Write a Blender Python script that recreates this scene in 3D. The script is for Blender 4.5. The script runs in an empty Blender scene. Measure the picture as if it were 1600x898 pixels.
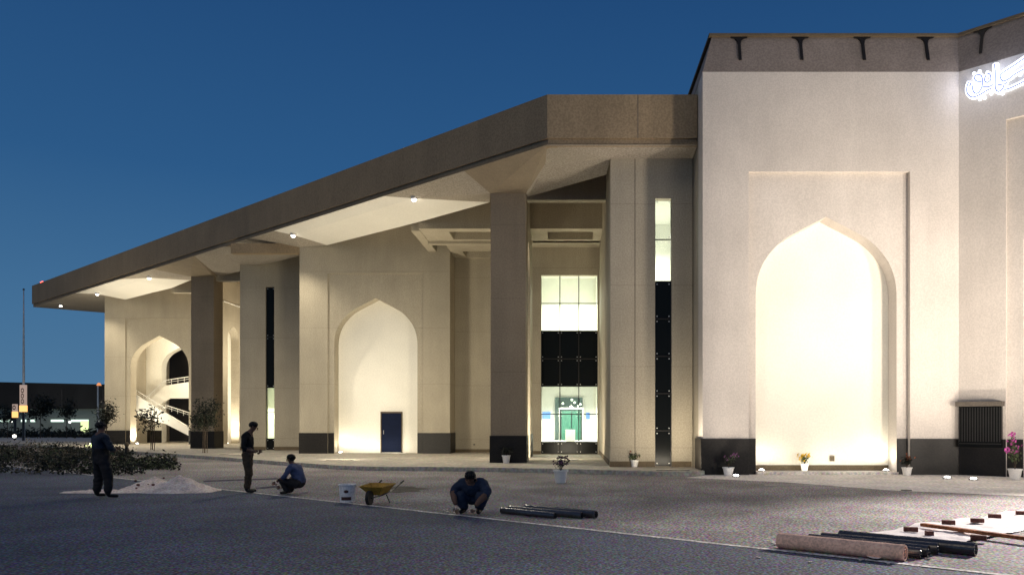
import bpy, bmesh, math, random
from mathutils import Vector, Matrix, noise
R = math.radians
random.seed(7)
SC = bpy.context.scene
C = SC.collection

# ------------------------------------------------------------------ camera, world, exposure
F, CX, HY, EYE = 1250.0, 895.0, 661.0, 1.65
cam_d = bpy.data.cameras.new("camera"); cam = bpy.data.objects.new("camera", cam_d); C.objects.link(cam)
cam.location = (0, 0, EYE); cam.rotation_euler = (R(90), 0, 0)
cam_d.sensor_width = 36; cam_d.lens = F/1600*36
cam_d.shift_x = -(CX-800)/1600; cam_d.shift_y = (HY-449)/1600
cam_d.clip_start = .1; cam_d.clip_end = 3000
SC.camera = cam
W = bpy.data.worlds.new("World"); SC.world = W; W.use_nodes = True
wn = W.node_tree.nodes; wl = W.node_tree.links
bg = wn["Background"]
sky = wn.new("ShaderNodeTexSky"); sky.sky_type = 'NISHITA'; sky.sun_disc = False
sky.sun_elevation = R(2.0); sky.sun_rotation = R(190)
sky.air_density = 1.0; sky.dust_density = .3; sky.ozone_density = 4.0
geo_w = wn.new("ShaderNodeTexCoord"); sep = wn.new("ShaderNodeSeparateXYZ"); wl.new(geo_w.outputs["Generated"], sep.inputs[0])
rmp = wn.new("ShaderNodeValToRGB"); wl.new(sep.outputs[2], rmp.inputs[0])
for i, (p_, c_) in enumerate(((0.0,(.078,.190,.330)),(.12,(.055,.155,.300)),(.28,(.024,.096,.235)),(.48,(.0135,.062,.178)),(1.0,(.010,.045,.130)))):
    el = rmp.color_ramp.elements[i] if i < 2 else rmp.color_ramp.elements.new(p_)
    el.position = p_; el.color = (*c_, 1)
ad = wn.new("ShaderNodeMix"); ad.data_type = 'RGBA'; ad.blend_type = 'ADD'; ad.inputs[0].default_value = .006
wl.new(rmp.outputs[0], ad.inputs[6]); wl.new(sky.outputs[0], ad.inputs[7]); wl.new(ad.outputs[2], bg.inputs[0])
bg.inputs[1].default_value = 1.0
SC.view_settings.view_transform = 'Standard'; SC.view_settings.look = 'None'
SC.view_settings.exposure = 0; SC.view_settings.gamma = 1
try: SC.view_settings.use_curve_mapping = False
except Exception: pass
SC.cycles.use_denoising = True
SC.cycles.max_bounces = 6; SC.cycles.diffuse_bounces = 4; SC.cycles.sample_clamp_indirect = 4
sun_d = bpy.data.lights.new("warm_fill_sun", 'SUN'); sun = bpy.data.objects.new("warm_fill_sun", sun_d); C.objects.link(sun)
sun_d.energy = .48; sun_d.angle = R(35); sun_d.color = (1, .83, .58)  # added warm fill for column fronts and fascia, not an actual source
sun.rotation_euler = (R(44), 0, R(-40))

# ------------------------------------------------------------------ helpers
def px(u, v, z=0.0):
    D = (EYE-z)*F/(v-HY); return Vector(((u-CX)*D/F, D, z))
def pd(u, v, D): return Vector(((u-CX)*D/F, D, EYE-(v-HY)*D/F))
def X(u, D): return (u-CX)*D/F
def Z(v, D): return EYE-(v-HY)*D/F

def new_mat(name, col, rough=.8, metal=0, noise_amt=.12, nscale=3.0, grain=.12, gscale=28, bump=.15, joints=None,
            emit=None, estr=0, spec=.3, colvar=0.0, streak=0.0, patches=0.0):
    m = bpy.data.materials.new(name); m.use_nodes = True
    n, l = m.node_tree.nodes, m.node_tree.links
    b = n["Principled BSDF"]
    b.inputs["Roughness"].default_value = rough; b.inputs["Metallic"].default_value = metal
    b.inputs["Specular IOR Level"].default_value = spec
    tc = n.new("ShaderNodeTexCoord")
    geo = n.new("ShaderNodeNewGeometry")
    n1 = n.new("ShaderNodeTexNoise"); n1.inputs["Scale"].default_value = nscale; n1.inputs["Detail"].default_value = 5
    n2 = n.new("ShaderNodeTexNoise"); n2.inputs["Scale"].default_value = gscale; n2.inputs["Detail"].default_value = 2
    l.new(geo.outputs["Position"], n1.inputs["Vector"]); l.new(geo.outputs["Position"], n2.inputs["Vector"])
    def rng(src, amt):
        r = n.new("ShaderNodeMapRange"); r.inputs[1].default_value = .3 if src == n1.outputs[0] else .38; r.inputs[2].default_value = .7 if src == n1.outputs[0] else .62
        r.inputs[3].default_value = 1-amt; r.inputs[4].default_value = 1+amt; l.new(src, r.inputs[0]); return r.outputs[0]
    mu = n.new("ShaderNodeMath"); mu.operation = 'MULTIPLY'
    l.new(rng(n1.outputs[0], noise_amt), mu.inputs[0]); l.new(rng(n2.outputs[0], grain), mu.inputs[1])
    fac = mu.outputs[0]
    for amt_, vec_ in ((streak, (1.3, 1.3, .14)), (patches, (.22, .22, .22))):
        if amt_:
            vm = n.new("ShaderNodeVectorMath"); vm.operation = 'MULTIPLY'; vm.inputs[1].default_value = vec_; l.new(geo.outputs["Position"], vm.inputs[0])
            n4 = n.new("ShaderNodeTexNoise"); n4.inputs["Scale"].default_value = 1; n4.inputs["Detail"].default_value = 6; n4.inputs["Roughness"].default_value = .65
            l.new(vm.outputs[0], n4.inputs["Vector"])
            m4 = n.new("ShaderNodeMath"); m4.operation = 'MULTIPLY'; l.new(fac, m4.inputs[0]); l.new(rng(n4.outputs[0], amt_), m4.inputs[1]); fac = m4.outputs[0]
    if joints:
        z0, dz, wdt, dark = joints
        sp = n.new("ShaderNodeSeparateXYZ"); l.new(geo.outputs["Position"], sp.inputs[0])
        a = n.new("ShaderNodeMath"); a.operation = 'SUBTRACT'; l.new(sp.outputs[2], a.inputs[0]); a.inputs[1].default_value = z0
        d = n.new("ShaderNodeMath"); d.operation = 'DIVIDE'; l.new(a.outputs[0], d.inputs[0]); d.inputs[1].default_value = dz
        fr = n.new("ShaderNodeMath"); fr.operation = 'FRACT'; l.new(d.outputs[0], fr.inputs[0])
        lt = n.new("ShaderNodeMath"); lt.operation = 'LESS_THAN'; l.new(fr.outputs[0], lt.inputs[0]); lt.inputs[1].default_value = wdt/dz
        k = n.new("ShaderNodeMath"); k.operation = 'MULTIPLY_ADD'; l.new(lt.outputs[0], k.inputs[0]); k.inputs[1].default_value = -dark; k.inputs[2].default_value = 1
        m2 = n.new("ShaderNodeMath"); m2.operation = 'MULTIPLY'; l.new(fac, m2.inputs[0]); l.new(k.outputs[0], m2.inputs[1]); fac = m2.outputs[0]
    mx = n.new("ShaderNodeVectorMath"); mx.operation = 'SCALE'
    mx.inputs[0].default_value = col[:3]; l.new(fac, mx.inputs["Scale"])
    out = mx.outputs[0]
    if colvar:
        n3 = n.new("ShaderNodeTexNoise"); n3.inputs["Scale"].default_value = gscale*.8; n3.inputs["Detail"].default_value = 1
        l.new(geo.outputs["Position"], n3.inputs["Vector"])
        mm = n.new("ShaderNodeMix"); mm.data_type = 'RGBA'; mm.blend_type = 'OVERLAY'; mm.inputs[0].default_value = colvar
        st = n.new("ShaderNodeVectorMath"); st.operation = 'MULTIPLY_ADD'; st.inputs[1].default_value = (3,3,3); st.inputs[2].default_value = (-1,-1,-1)
        l.new(n3.outputs[1], st.inputs[0]); mm.clamp_result = True
        l.new(out, mm.inputs[6]); l.new(st.outputs[0], mm.inputs[7]); out = mm.outputs[2]
    l.new(out, b.inputs["Base Color"])
    if bump:
        bp = n.new("ShaderNodeBump"); bp.inputs["Strength"].default_value = bump; bp.inputs["Distance"].default_value = .02
        l.new(n2.outputs[0], bp.inputs["Height"]); l.new(bp.outputs[0], b.inputs["Normal"])
    if emit:
        b.inputs["Emission Color"].default_value = (*emit, 1); b.inputs["Emission Strength"].default_value = estr
    return m

M = {}
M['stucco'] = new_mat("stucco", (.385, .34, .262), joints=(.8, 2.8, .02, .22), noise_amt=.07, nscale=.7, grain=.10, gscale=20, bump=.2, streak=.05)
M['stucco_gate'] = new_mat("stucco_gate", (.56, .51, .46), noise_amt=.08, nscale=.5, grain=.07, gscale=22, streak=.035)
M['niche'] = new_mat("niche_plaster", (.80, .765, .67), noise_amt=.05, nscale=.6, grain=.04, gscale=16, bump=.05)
M['parapet'] = new_mat("parapet", (.25, .205, .175), noise_amt=.1, nscale=.8, grain=.12, gscale=16, streak=.06)
M['fascia'] = new_mat("fascia", (.285, .212, .13), noise_amt=.09, nscale=.6, grain=.12, gscale=16, streak=.06)
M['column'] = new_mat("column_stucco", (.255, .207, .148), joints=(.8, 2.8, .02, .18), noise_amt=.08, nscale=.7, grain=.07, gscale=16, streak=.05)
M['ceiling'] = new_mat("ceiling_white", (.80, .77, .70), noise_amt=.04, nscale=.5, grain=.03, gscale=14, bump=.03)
M['soffit'] = new_mat("soffit_shade_beige", (.34, .30, .25), noise_amt=.06, nscale=.6, grain=.18, gscale=18)  # darker than the white panels: the facets' shade is put into this beige
M['plinth'] = new_mat("plinth_granite", (.013, .011, .0095), rough=.5, noise_amt=.15, nscale=2, grain=.25, gscale=20, bump=.05)
M['skirt'] = new_mat("skirting", (.12, .09, .055), rough=.7)
M['joint'] = new_mat("joint_sealant", (.16, .13, .10))
M['platform'] = new_mat("platform_paving", (.46, .42, .35), noise_amt=.15, nscale=1.2, grain=.2, gscale=10, colvar=.12)
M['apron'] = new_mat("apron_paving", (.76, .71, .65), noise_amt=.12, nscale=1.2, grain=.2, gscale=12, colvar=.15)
M['paving'] = new_mat("block_paving", (.265, .242, .232), noise_amt=.2, nscale=.9, grain=.62, gscale=26, bump=.5, colvar=.55, patches=.22)
M['asphalt'] = new_mat("asphalt", (.102, .114, .148), noise_amt=.16, nscale=.8, grain=.65, gscale=30, bump=.6, colvar=.6, patches=.2)
M['kerbline'] = new_mat("kerb_strip", (.72, .68, .62), noise_amt=.35, nscale=2.5, grain=.4, gscale=20)
M['earth'] = new_mat("earth", (.10, .09, .085), noise_amt=.3, nscale=.5, grain=.3, gscale=10, colvar=.3)
M['sand'] = new_mat("sand", (.88, .72, .62), noise_amt=.25, nscale=3, grain=.2, gscale=22, bump=.5, colvar=.1)
M['sheet'] = new_mat("plastic_sheet", (.88, .82, .80), rough=.4, noise_amt=.08, nscale=5, grain=.06, gscale=20)
M['timber'] = new_mat("timber", (.30, .105, .04), noise_amt=.3, nscale=5, grain=.3, gscale=30)
M['brick'] = new_mat("brick", (.12, .045, .035), noise_amt=.3, nscale=8, grain=.3, gscale=40)
M['roll_pale'] = new_mat("roll_pale", (.95, .60, .43), rough=.6, noise_amt=.12, nscale=6, grain=.15, gscale=30)
M['roll_dark'] = new_mat("roll_dark", (.05, .045, .047), rough=.24, spec=.9, noise_amt=.3, nscale=6)
M['wrap'] = new_mat("roll_wrap", (.35, .33, .33), rough=.35, spec=.6, noise_amt=.5, nscale=14)
M['black_glass'] = new_mat("black_glass", (.006, .007, .007), rough=.25, spec=.12, noise_amt=0, grain=0, bump=0)
M['door_blue'] = new_mat("door_blue", (.006, .010, .028), rough=.8, spec=.1)
M['metal'] = new_mat("metal_dark", (.05, .05, .05), rough=.4, metal=.6)
M['steel'] = new_mat("metal_pale", (.55, .54, .52), rough=.35, metal=.5)
M['white_paint'] = new_mat("white_paint", (.78, .76, .70), rough=.5, noise_amt=.03, grain=.03, bump=0)
M['interior'] = new_mat("interior_white", (.80, .80, .75), noise_amt=.03, grain=.02, bump=0)
M['int_green'] = new_mat("interior_green", (.03, .10, .07), rough=.3, noise_amt=.1)
M['int_dark'] = new_mat("interior_dark", (.06, .09, .08), rough=.4)
M['pot'] = new_mat("pot_white", (.86, .83, .78), rough=.4, noise_amt=.06, grain=.05)
M['soil'] = new_mat("soil", (.05, .035, .025))
M['leaf_dark'] = new_mat("leaf_dark", (.014, .018, .011), rough=.6, noise_amt=.5, nscale=3, bump=0)
M['leaf_dry'] = new_mat("leaf_dry", (.10, .085, .055), rough=.7, noise_amt=.4, nscale=3, bump=0)
M['leaf_mid'] = new_mat("leaf_mid", (.06, .085, .035), rough=.6, noise_amt=.5, nscale=3, bump=0)
M['flower_yellow'] = new_mat("flower_yellow", (.75, .48, .03), bump=0)
M['flower_pink'] = new_mat("flower_pink", (.55, .10, .38), bump=0)
M['flower_purple'] = new_mat("flower_purple", (.10, .035, .10), bump=0)
M['flower_red'] = new_mat("flower_red", (.30, .10, .05), bump=0)
M['bark'] = new_mat("bark", (.07, .05, .035), noise_amt=.4, nscale=10)
M['skin'] = new_mat("skin", (.16, .085, .055), rough=.6, noise_amt=.05, grain=.05, bump=0)
M['hair'] = new_mat("hair", (.008, .007, .007), rough=.6, bump=0)
M['shirt_blue'] = new_mat("shirt_blue", (.075, .095, .18), noise_amt=.2, nscale=6, gscale=60)
M['shirt_dark'] = new_mat("shirt_dark", (.010, .010, .011), noise_amt=.2, nscale=6, gscale=60)
M['shirt_grey'] = new_mat("shirt_grey", (.022, .030, .045), noise_amt=.2, nscale=6, gscale=60)
M['cloth_navy'] = new_mat("cloth_navy", (.022, .034, .066), noise_amt=.2, nscale=6, gscale=60)
M['trouser_brown'] = new_mat("trouser_brown", (.10, .075, .06), noise_amt=.2, nscale=6, gscale=60)
M['trouser_dark'] = new_mat("trouser_dark", (.020, .018, .019), noise_amt=.2, nscale=6, gscale=60)
M['trouser_khaki'] = new_mat("trouser_khaki", (.07, .05, .03), noise_amt=.2, nscale=6, gscale=60)
M['shoe'] = new_mat("shoe", (.015, .013, .012), rough=.5, bump=0)
M['yellow_tub'] = new_mat("yellow_tub", (.50, .28, .035), rough=.5, noise_amt=.25, nscale=8)
M['bucket'] = new_mat("bucket_white", (.88, .85, .82), rough=.4, noise_amt=.06)
M['label_dark'] = new_mat("label_dark", (.09, .04, .035), noise_amt=.3, nscale=60)
M['far_dark'] = new_mat("far_cladding", (.028, .024, .022), noise_amt=.25, nscale=.4)
M['far_grey'] = new_mat("far_wall", (.26, .28, .25), noise_amt=.15, nscale=.3)
M['water_pet'] = new_mat("bottle_plastic", (.55, .38, .33), rough=.2, bump=0)
def emis(name, col, s): 
    return new_mat(name, (.1, .1, .1), emit=col, estr=s, bump=0, noise_amt=0, grain=0)
M['lamp'] = emis("lamp_glow", (1, .93, .8), 14)
M['uplamp'] = emis("uplight_glow", (1, .97, .92), 22)
M['tube'] = emis("tube_glow", (.92, 1, .82), 4)
M['doorglow'] = emis("lit_doorway", (.85, 1, .45), 1.3)
M['strip'] = emis("strip_glow", (.75, 1, .85), 1.6)
M['neon'] = emis("neon_glow", (.80, .86, 1), 2.2)
M['neon_edge'] = new_mat("letter_edge_blue", (.03, .06, .30), bump=0)
M['red'] = emis("beacon_red", (1, .08, .04), 9)
M['orange'] = emis("orange_glow", (1, .42, .10), 3.5)
M['lantern'] = emis("lantern_panel", (1, .72, .60), .38)
g = bpy.data.materials.new("clear_glass"); g.use_nodes = True; M['glass'] = g
gn, gl = g.node_tree.nodes, g.node_tree.links
for nn in list(gn):
    if nn.type != 'OUTPUT_MATERIAL': gn.remove(nn)
_t = gn.new("ShaderNodeBsdfTransparent"); _t.inputs[0].default_value = (.95, .97, .93, 1)
_g = gn.new("ShaderNodeBsdfGlossy"); _g.inputs["Roughness"].default_value = .02
_m = gn.new("ShaderNodeMixShader"); _m.inputs[0].default_value = .07
gl.new(_t.outputs[0], _m.inputs[1]); gl.new(_g.outputs[0], _m.inputs[2]); gl.new(_m.outputs[0], gn["Material Output"].inputs[0])

SIB = {}
SPLIT = {'plinth','ceiling_panel','skirting','beam','glazing_bar','wall_poster','green_screen','light_strip','cladding_rib','shutter_slat','inner_door_frame','wall','portal_wall','soffit','fixing','tie_band'}
class MB:
    def __init__(s): s.v = []; s.f = []; s.mi = []; s.cur = 0
    def face(s, pts, mi=None):
        i = len(s.v); s.v += [tuple(p) for p in pts]; s.f.append(tuple(range(i, i+len(pts)))); s.mi.append(s.cur if mi is None else mi)
    def box(s, x0, x1, y0, y1, z0, z1):
        a = [(x0,y0,z0),(x1,y0,z0),(x1,y1,z0),(x0,y1,z0),(x0,y0,z1),(x1,y0,z1),(x1,y1,z1),(x0,y1,z1)]
        for q in ((0,3,2,1),(4,5,6,7),(0,1,5,4),(1,2,6,5),(2,3,7,6),(3,0,4,7)): s.face([a[k] for k in q])
        return s
    def prism(s, poly, z0, z1):      # poly: (x,y) list
        s.face([(p[0],p[1],z0) for p in reversed(poly)]); s.face([(p[0],p[1],z1) for p in poly])
        n = len(poly)
        for i in range(n):
            a, b = poly[i], poly[(i+1)%n]; s.face([(a[0],a[1],z0),(b[0],b[1],z0),(b[0],b[1],z1),(a[0],a[1],z1)])
        return s
    def slab(s, O, U, N, s0, s1, d0, d1, z0, z1):   # oriented box along a wall
        c = [(O[0]+U[0]*a+N[0]*d, O[1]+U[1]*a+N[1]*d) for a, d in ((s0,d0),(s1,d0),(s1,d1),(s0,d1))]
        return s.prism(c, z0, z1)
    def tube(s, pts, r, n=8, cap=True):
        pts = [Vector(p) for p in pts]; rs = r if isinstance(r, (list, tuple)) else [r]*len(pts)
        rings = []
        for i, p in enumerate(pts):
            t = (pts[min(i+1, len(pts)-1)]-pts[max(i-1, 0)]).normalized()
            a = t.orthogonal().normalized() if not rings else (pa - t*pa.dot(t)).normalized()
            pa = a; b = t.cross(a)
            rings.append([p+(a*math.cos(2*math.pi*k/n)+b*math.sin(2*math.pi*k/n))*rs[i] for k in range(n)])
        for i in range(len(rings)-1):
            for k in range(n):
                s.face([rings[i][k], rings[i][(k+1)%n], rings[i+1][(k+1)%n], rings[i+1][k]])
        if cap: s.face(list(reversed(rings[0]))); s.face(rings[-1])
        return s
    def lathe(s, prof, c=(0,0,0), n=24, mi=None):
        for i in range(len(prof)-1):
            (r0,z0),(r1,z1) = prof[i], prof[i+1]
            for k in range(n):
                a0, a1 = 2*math.pi*k/n, 2*math.pi*(k+1)/n
                q = [(c[0]+r0*math.cos(a0),c[1]+r0*math.sin(a0),c[2]+z0),(c[0]+r0*math.cos(a1),c[1]+r0*math.sin(a1),c[2]+z0),
                     (c[0]+r1*math.cos(a1),c[1]+r1*math.sin(a1),c[2]+z1),(c[0]+r1*math.cos(a0),c[1]+r1*math.sin(a0),c[2]+z1)]
                if r0 < 1e-5: q = [q[0], q[2], q[3]]
                elif r1 < 1e-5: q = [q[0], q[1], q[2]]
                s.face(q, mi)
        return s
    def ball(s, c, r, n=12, m=8):
        rx, ry, rz = (r, r, r) if not isinstance(r, (list, tuple)) else r
        def P(i, k):
            th = math.pi*i/m; ph = 2*math.pi*k/n
            return (c[0]+rx*math.sin(th)*math.cos(ph), c[1]+ry*math.sin(th)*math.sin(ph), c[2]+rz*math.cos(th))
        for i in range(m):
            for k in range(n):
                q = [P(i,k), P(i+1,k), P(i+1,k+1), P(i,k+1)]
                if i == 0: q = [q[0], q[1], q[2]]
                elif i == m-1: q = [q[0], q[1], q[3]]
                s.face(q)
        return s
    def leaf(s, p, size, rnd=random, mi=None, wid=.45):
        d = Vector((rnd.gauss(0,1), rnd.gauss(0,1), rnd.gauss(0,.8))).normalized()
        e = d.orthogonal().normalized(); e.rotate(Matrix.Rotation(rnd.random()*6.28, 3, d))
        f = d.cross(e)
        L = size*rnd.uniform(.7, 1.3); w = L*wid
        p = Vector(p); a = p-d*L*.5; b = p+e*w*.5+f*w*.15; c_ = p+d*L*.5; d_ = p-e*w*.5+f*w*.15
        s.face([a, b, c_], mi); s.face([a, c_, d_], mi)
    def build(s, name, mat, parent=None, merge=True, smooth=False, bevel=0):
        me = bpy.data.meshes.new(name)
        bm = bmesh.new()
        vs = [bm.verts.new(v) for v in s.v]
        for f, mi in zip(s.f, s.mi):
            try: fc = bm.faces.new([vs[i] for i in f]); fc.material_index = mi; fc.smooth = smooth
            except ValueError: pass
        if merge:
            bmesh.ops.remove_doubles(bm, verts=bm.verts, dist=.0004)
            bmesh.ops.recalc_face_normals(bm, faces=bm.faces)
        mats = mat if isinstance(mat, (list, tuple)) else [mat]
        meshes = [me]
        if name in SPLIT:
            bm.faces.ensure_lookup_table(); seen = set(); comps = []
            for f in bm.faces:
                if f.index in seen: continue
                st, cp = [f], []; seen.add(f.index)
                while st:
                    g_ = st.pop(); cp.append(g_)
                    for v in g_.verts:
                        for h_ in v.link_faces:
                            if h_.index not in seen: seen.add(h_.index); st.append(h_)
                comps.append(cp)
            meshes = []
            for cp in comps:
                b2 = bmesh.new(); mp = {}
                for f in cp:
                    for v in f.verts:
                        if v not in mp: mp[v] = b2.verts.new(v.co)
                for f in cp:
                    nf_ = b2.faces.new([mp[v] for v in f.verts]); nf_.material_index = f.material_index; nf_.smooth = smooth
                m2 = bpy.data.meshes.new(name); b2.to_mesh(m2); b2.free(); meshes.append(m2)
            bm.free()
        else:
            bm.to_mesh(me); bm.free()
        obs = []
        for me in meshes:
            for mm in mats: me.materials.append(mm)
            o = bpy.data.objects.new(name, me); C.objects.link(o)
            if parent is not None: o.parent = parent
            if bevel:
                b = o.modifiers.new("bevel", 'BEVEL'); b.width = bevel; b.segments = 2; b.limit_method = 'ANGLE'
            obs.append(o)
        SIB[obs[0].name] = obs
        return obs[0]

def tag(o, label=None, cat=None, group=None, kind=None):
    if label: o['label'] = label
    if cat: o['category'] = cat
    if group: o['group'] = group
    if kind: o['kind'] = kind
    return o
def empty(name, loc=(0,0,0), rz=0):
    o = bpy.data.objects.new(name, None); C.objects.link(o); o.location = loc; o.rotation_euler[2] = rz
    o.empty_display_size = .2
    return o
def lamp(name, kind, loc, target, energy, col, parent=None, size=.3, size_y=None, spot=90, blend=.6):
    d = bpy.data.lights.new(name, kind); o = bpy.data.objects.new(name, d); C.objects.link(o)
    d.energy = energy; d.color = col
    if kind == 'AREA':
        d.size = size
        if size_y: d.shape = 'RECTANGLE'; d.size_y = size_y
    else: d.shadow_soft_size = size
    if kind == 'SPOT': d.spot_size = R(spot); d.spot_blend = blend
    o.location = loc
    if target is not None:
        o.rotation_euler = (Vector(target)-Vector(loc)).to_track_quat('-Z', 'Y').to_euler()
    if parent is not None:
        o.parent = parent; o.matrix_parent_inverse = parent.matrix_basis.inverted()
    return o

ARCH = [(1,0),(.992,.12),(.972,.24),(.935,.36),(.88,.475),(.80,.59),(.70,.70),(.60,.785),(.45,.875),(.30,.955),(.15,1.03),(0,1.11)]
def arch_prof(c, hw, z0, za):
    zs = za-1.11*hw
    L = [(c-hw, z0)]+[(c-hw*a, zs+hw*b) for a, b in ARCH]
    Rr = [(c+hw*a, zs+hw*b) for a, b in reversed(ARCH[:-1])]+[(c+hw, z0)]
    return L+Rr
def rect_prof(c0, c1, z0, zt): return [(c0, z0), (c0, zt), (c1, zt), (c1, z0)]
def holed(mb, O, U, N, s0, s1, z0, z1, prof, depth, close=True):
    def W3(s, z, d): return (O[0]+U[0]*s+N[0]*d, O[1]+U[1]*s+N[1]*d, z)
    a, b = prof[0][0], prof[-1][0]; zb = prof[0][1]
    for d in (0, depth):
        if a > s0: mb.face([W3(s0,z0,d), W3(a,z0,d), W3(a,z1,d), W3(s0,z1,d)])
        if s1 > b: mb.face([W3(b,z0,d), W3(s1,z0,d), W3(s1,z1,d), W3(b,z1,d)])
        if zb > z0+1e-4: mb.face([W3(a,z0,d), W3(b,z0,d), W3(b,zb,d), W3(a,zb,d)])
        for p, q in zip(prof, prof[1:]):
            if abs(p[0]-q[0]) > 1e-5: mb.face([W3(p[0],p[1],d), W3(q[0],q[1],d), W3(q[0],z1,d), W3(p[0],z1,d)])
    for p, q in zip(prof, prof[1:]): mb.face([W3(p[0],p[1],0), W3(q[0],q[1],0), W3(q[0],q[1],depth), W3(p[0],p[1],depth)])
    if zb > z0+1e-4: mb.face([W3(a,zb,0), W3(b,zb,0), W3(b,zb,depth), W3(a,zb,depth)])
    if close:
        for s in (s0, s1): mb.face([W3(s,z0,0), W3(s,z0,depth), W3(s,z1,depth), W3(s,z1,0)])
        mb.face([W3(s0,z1,0), W3(s1,z1,0), W3(s1,z1,depth), W3(s0,z1,depth)])
UX, NY = (1, 0), (0, 1)

# ================================================================== SETTING
TOPZ = .15
mb = MB(); mb.face([(-900,-60,0),(900,-60,0),(900,1500,0),(-900,1500,0)])
tag(mb.build('ground', M['earth']), kind='structure')
KD = Vector((11.1, -9.3, 0)).normalized(); KN = Vector((9.3, 11.1, 0)).normalized(); KP = Vector((.15, 12.4, 0))
def kp(s, d, z): p = KP+KD*s+KN*d; return (p.x, p.y, z)
tag((lambda m: (m.face([kp(-60,-60,.004),kp(60,-60,.004),kp(60,0,.004),kp(-60,0,.004)]), m.build('road', M['asphalt']))[1])(MB()), kind='structure')
tag((lambda m: (m.face([kp(-36,.10,.004),kp(60,.10,.004),kp(60,60,.004),kp(-36,60,.004)]), m.build('forecourt_paving', M['paving']))[1])(MB()), kind='structure')
mb = MB(); s = -36
rk = random.Random(3)
while s < 30:
    L = 1.0; j = rk.uniform(-.008, .008)
    mb.face([kp(s,.0+j,.009+rk.random()*.003), kp(s+L-.012,.0+j,.010), kp(s+L-.012,.11+j,.010), kp(s,.11+j,.009)]); s += L
tag(mb.build('kerb_strip', M['kerbline'], merge=False), kind='structure')
edge = [px(-260,680.5,TOPZ)]+[px(u,v,TOPZ) for u, v in ((0,690),(230,706),(340,713),(430,720),(526,726.5),(580,728.5),(700,729),(860,731.5),(1025,736))]
poly = [(p.x,p.y) for p in edge]+[(4.15,25.2),(4.15,90),(-75,90)]
mb = MB(); mb.prism(poly, 0, TOPZ); tag(mb.build('platform', M['platform']), kind='structure')
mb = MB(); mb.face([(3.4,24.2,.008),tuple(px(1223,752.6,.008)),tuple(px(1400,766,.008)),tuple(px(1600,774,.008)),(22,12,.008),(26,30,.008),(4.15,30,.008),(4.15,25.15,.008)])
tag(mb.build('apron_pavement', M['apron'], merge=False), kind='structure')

# ================================================================== GATE BUILDING (right)
GD = 25.6
gate = tag(empty('gate_building', (8,26,0)), 'tall pale plastered gateway block with floodlit pointed arch and dark parapet', 'building')
def G(o):
    for q in SIB.get(o.name, [o]): q.parent = gate; q.matrix_parent_inverse = Matrix.Translation(gate.location).inverted()
    return o
X0, XC, WT = X(1098,GD), X(1498,GD), Z(112.6,GD)
fx0, fx1, fzt = X(1170,GD), X(1422,GD), Z(268,GD)
ac, ahw, aza = X(1294,GD), 2.275, Z(336,GD)
mb = MB()
holed(mb, (0,GD), UX, NY, X0, XC, 0, WT, rect_prof(fx0, fx1, 0, fzt), .20)
holed(mb, (0,GD+.203), UX, NY, X0+.002, XC+.1, 0, WT-.01, arch_prof(ac, ahw, 0, aza), .70)
G(mb.build('wall', M['stucco_gate']))
mb = MB(); mb.box(X0+.003, X0+.35, GD+.9, 60, 0, WT-.02); G(mb.build('side_wall', M['stucco']))
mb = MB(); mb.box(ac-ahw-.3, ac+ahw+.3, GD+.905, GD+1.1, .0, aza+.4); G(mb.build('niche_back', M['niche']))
mb = MB(); mb.box(ac-ahw-.1, ac+ahw+.1, GD+.875, GD+.904, .09, .27); G(mb.build('skirting', M['skirt']))
mb = MB(); mb.box(ac-ahw+.01, ac+ahw-.01, GD+.02, GD+.9, .009, .09); G(mb.build('niche_floor', M['apron']))
pz = 1.16
mb = MB()
mb.box(X0-.06, fx0, GD-.035, GD, 0, pz); mb.box(X0-.06, X0-.001, GD, GD+1.3, 0, pz)
mb.box(fx0+.001, ac-ahw, GD+.17, GD+.2025, 0, pz)
mb.box(ac+ahw, fx1-.001, GD+.17, GD+.2025, 0, pz); mb.box(fx1, XC-.02, GD-.035, GD, 0, pz)
G(mb.build('plinth', M['plinth'], bevel=.008))
# oblique portal wall
OP = (XC, GD); OU = Vector((.72,-.694)).normalized(); OU = (OU.x, OU.y); ON = (-OU[1], OU[0])
OL = 8.06; oc = 4.03
mb = MB()
holed(mb, OP, OU, ON, 0, OL, 0, WT, rect_prof(1.38, OL-1.38, 0, 11.0), .12)
OP2 = (OP[0]+ON[0]*.123, OP[1]+ON[1]*.123)
holed(mb, OP2, OU, ON, .002, OL-.002, 0, WT-.01, arch_prof(oc, 2.2, 0, 9.6), .8)
G(mb.build('portal_wall', M['stucco_gate']))
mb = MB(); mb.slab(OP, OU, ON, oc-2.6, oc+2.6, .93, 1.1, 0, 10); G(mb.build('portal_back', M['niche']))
mb = MB(); mb.slab(OP, OU, ON, .01, 1.38, -.035, 0, 0, pz); mb.slab(OP, OU, ON, 1.381, 1.83, .085, .122, 0, pz)
mb.slab(OP, OU, ON, oc+2.2, OL-1.38, .085, .122, 0, pz); mb.slab(OP, OU, ON, OL-1.38, OL, -.035, 0, 0, pz)
G(mb.build('plinth', M['plinth'], bevel=.008))
E1 = (OP[0]+OU[0]*OL, OP[1]+OU[1]*OL)
mb = MB(); mb.box(E1[0], E1[0]+9, E1[1], E1[1]+.4, 0, WT); G(mb.build('return_wall', M['stucco_gate']))
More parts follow.
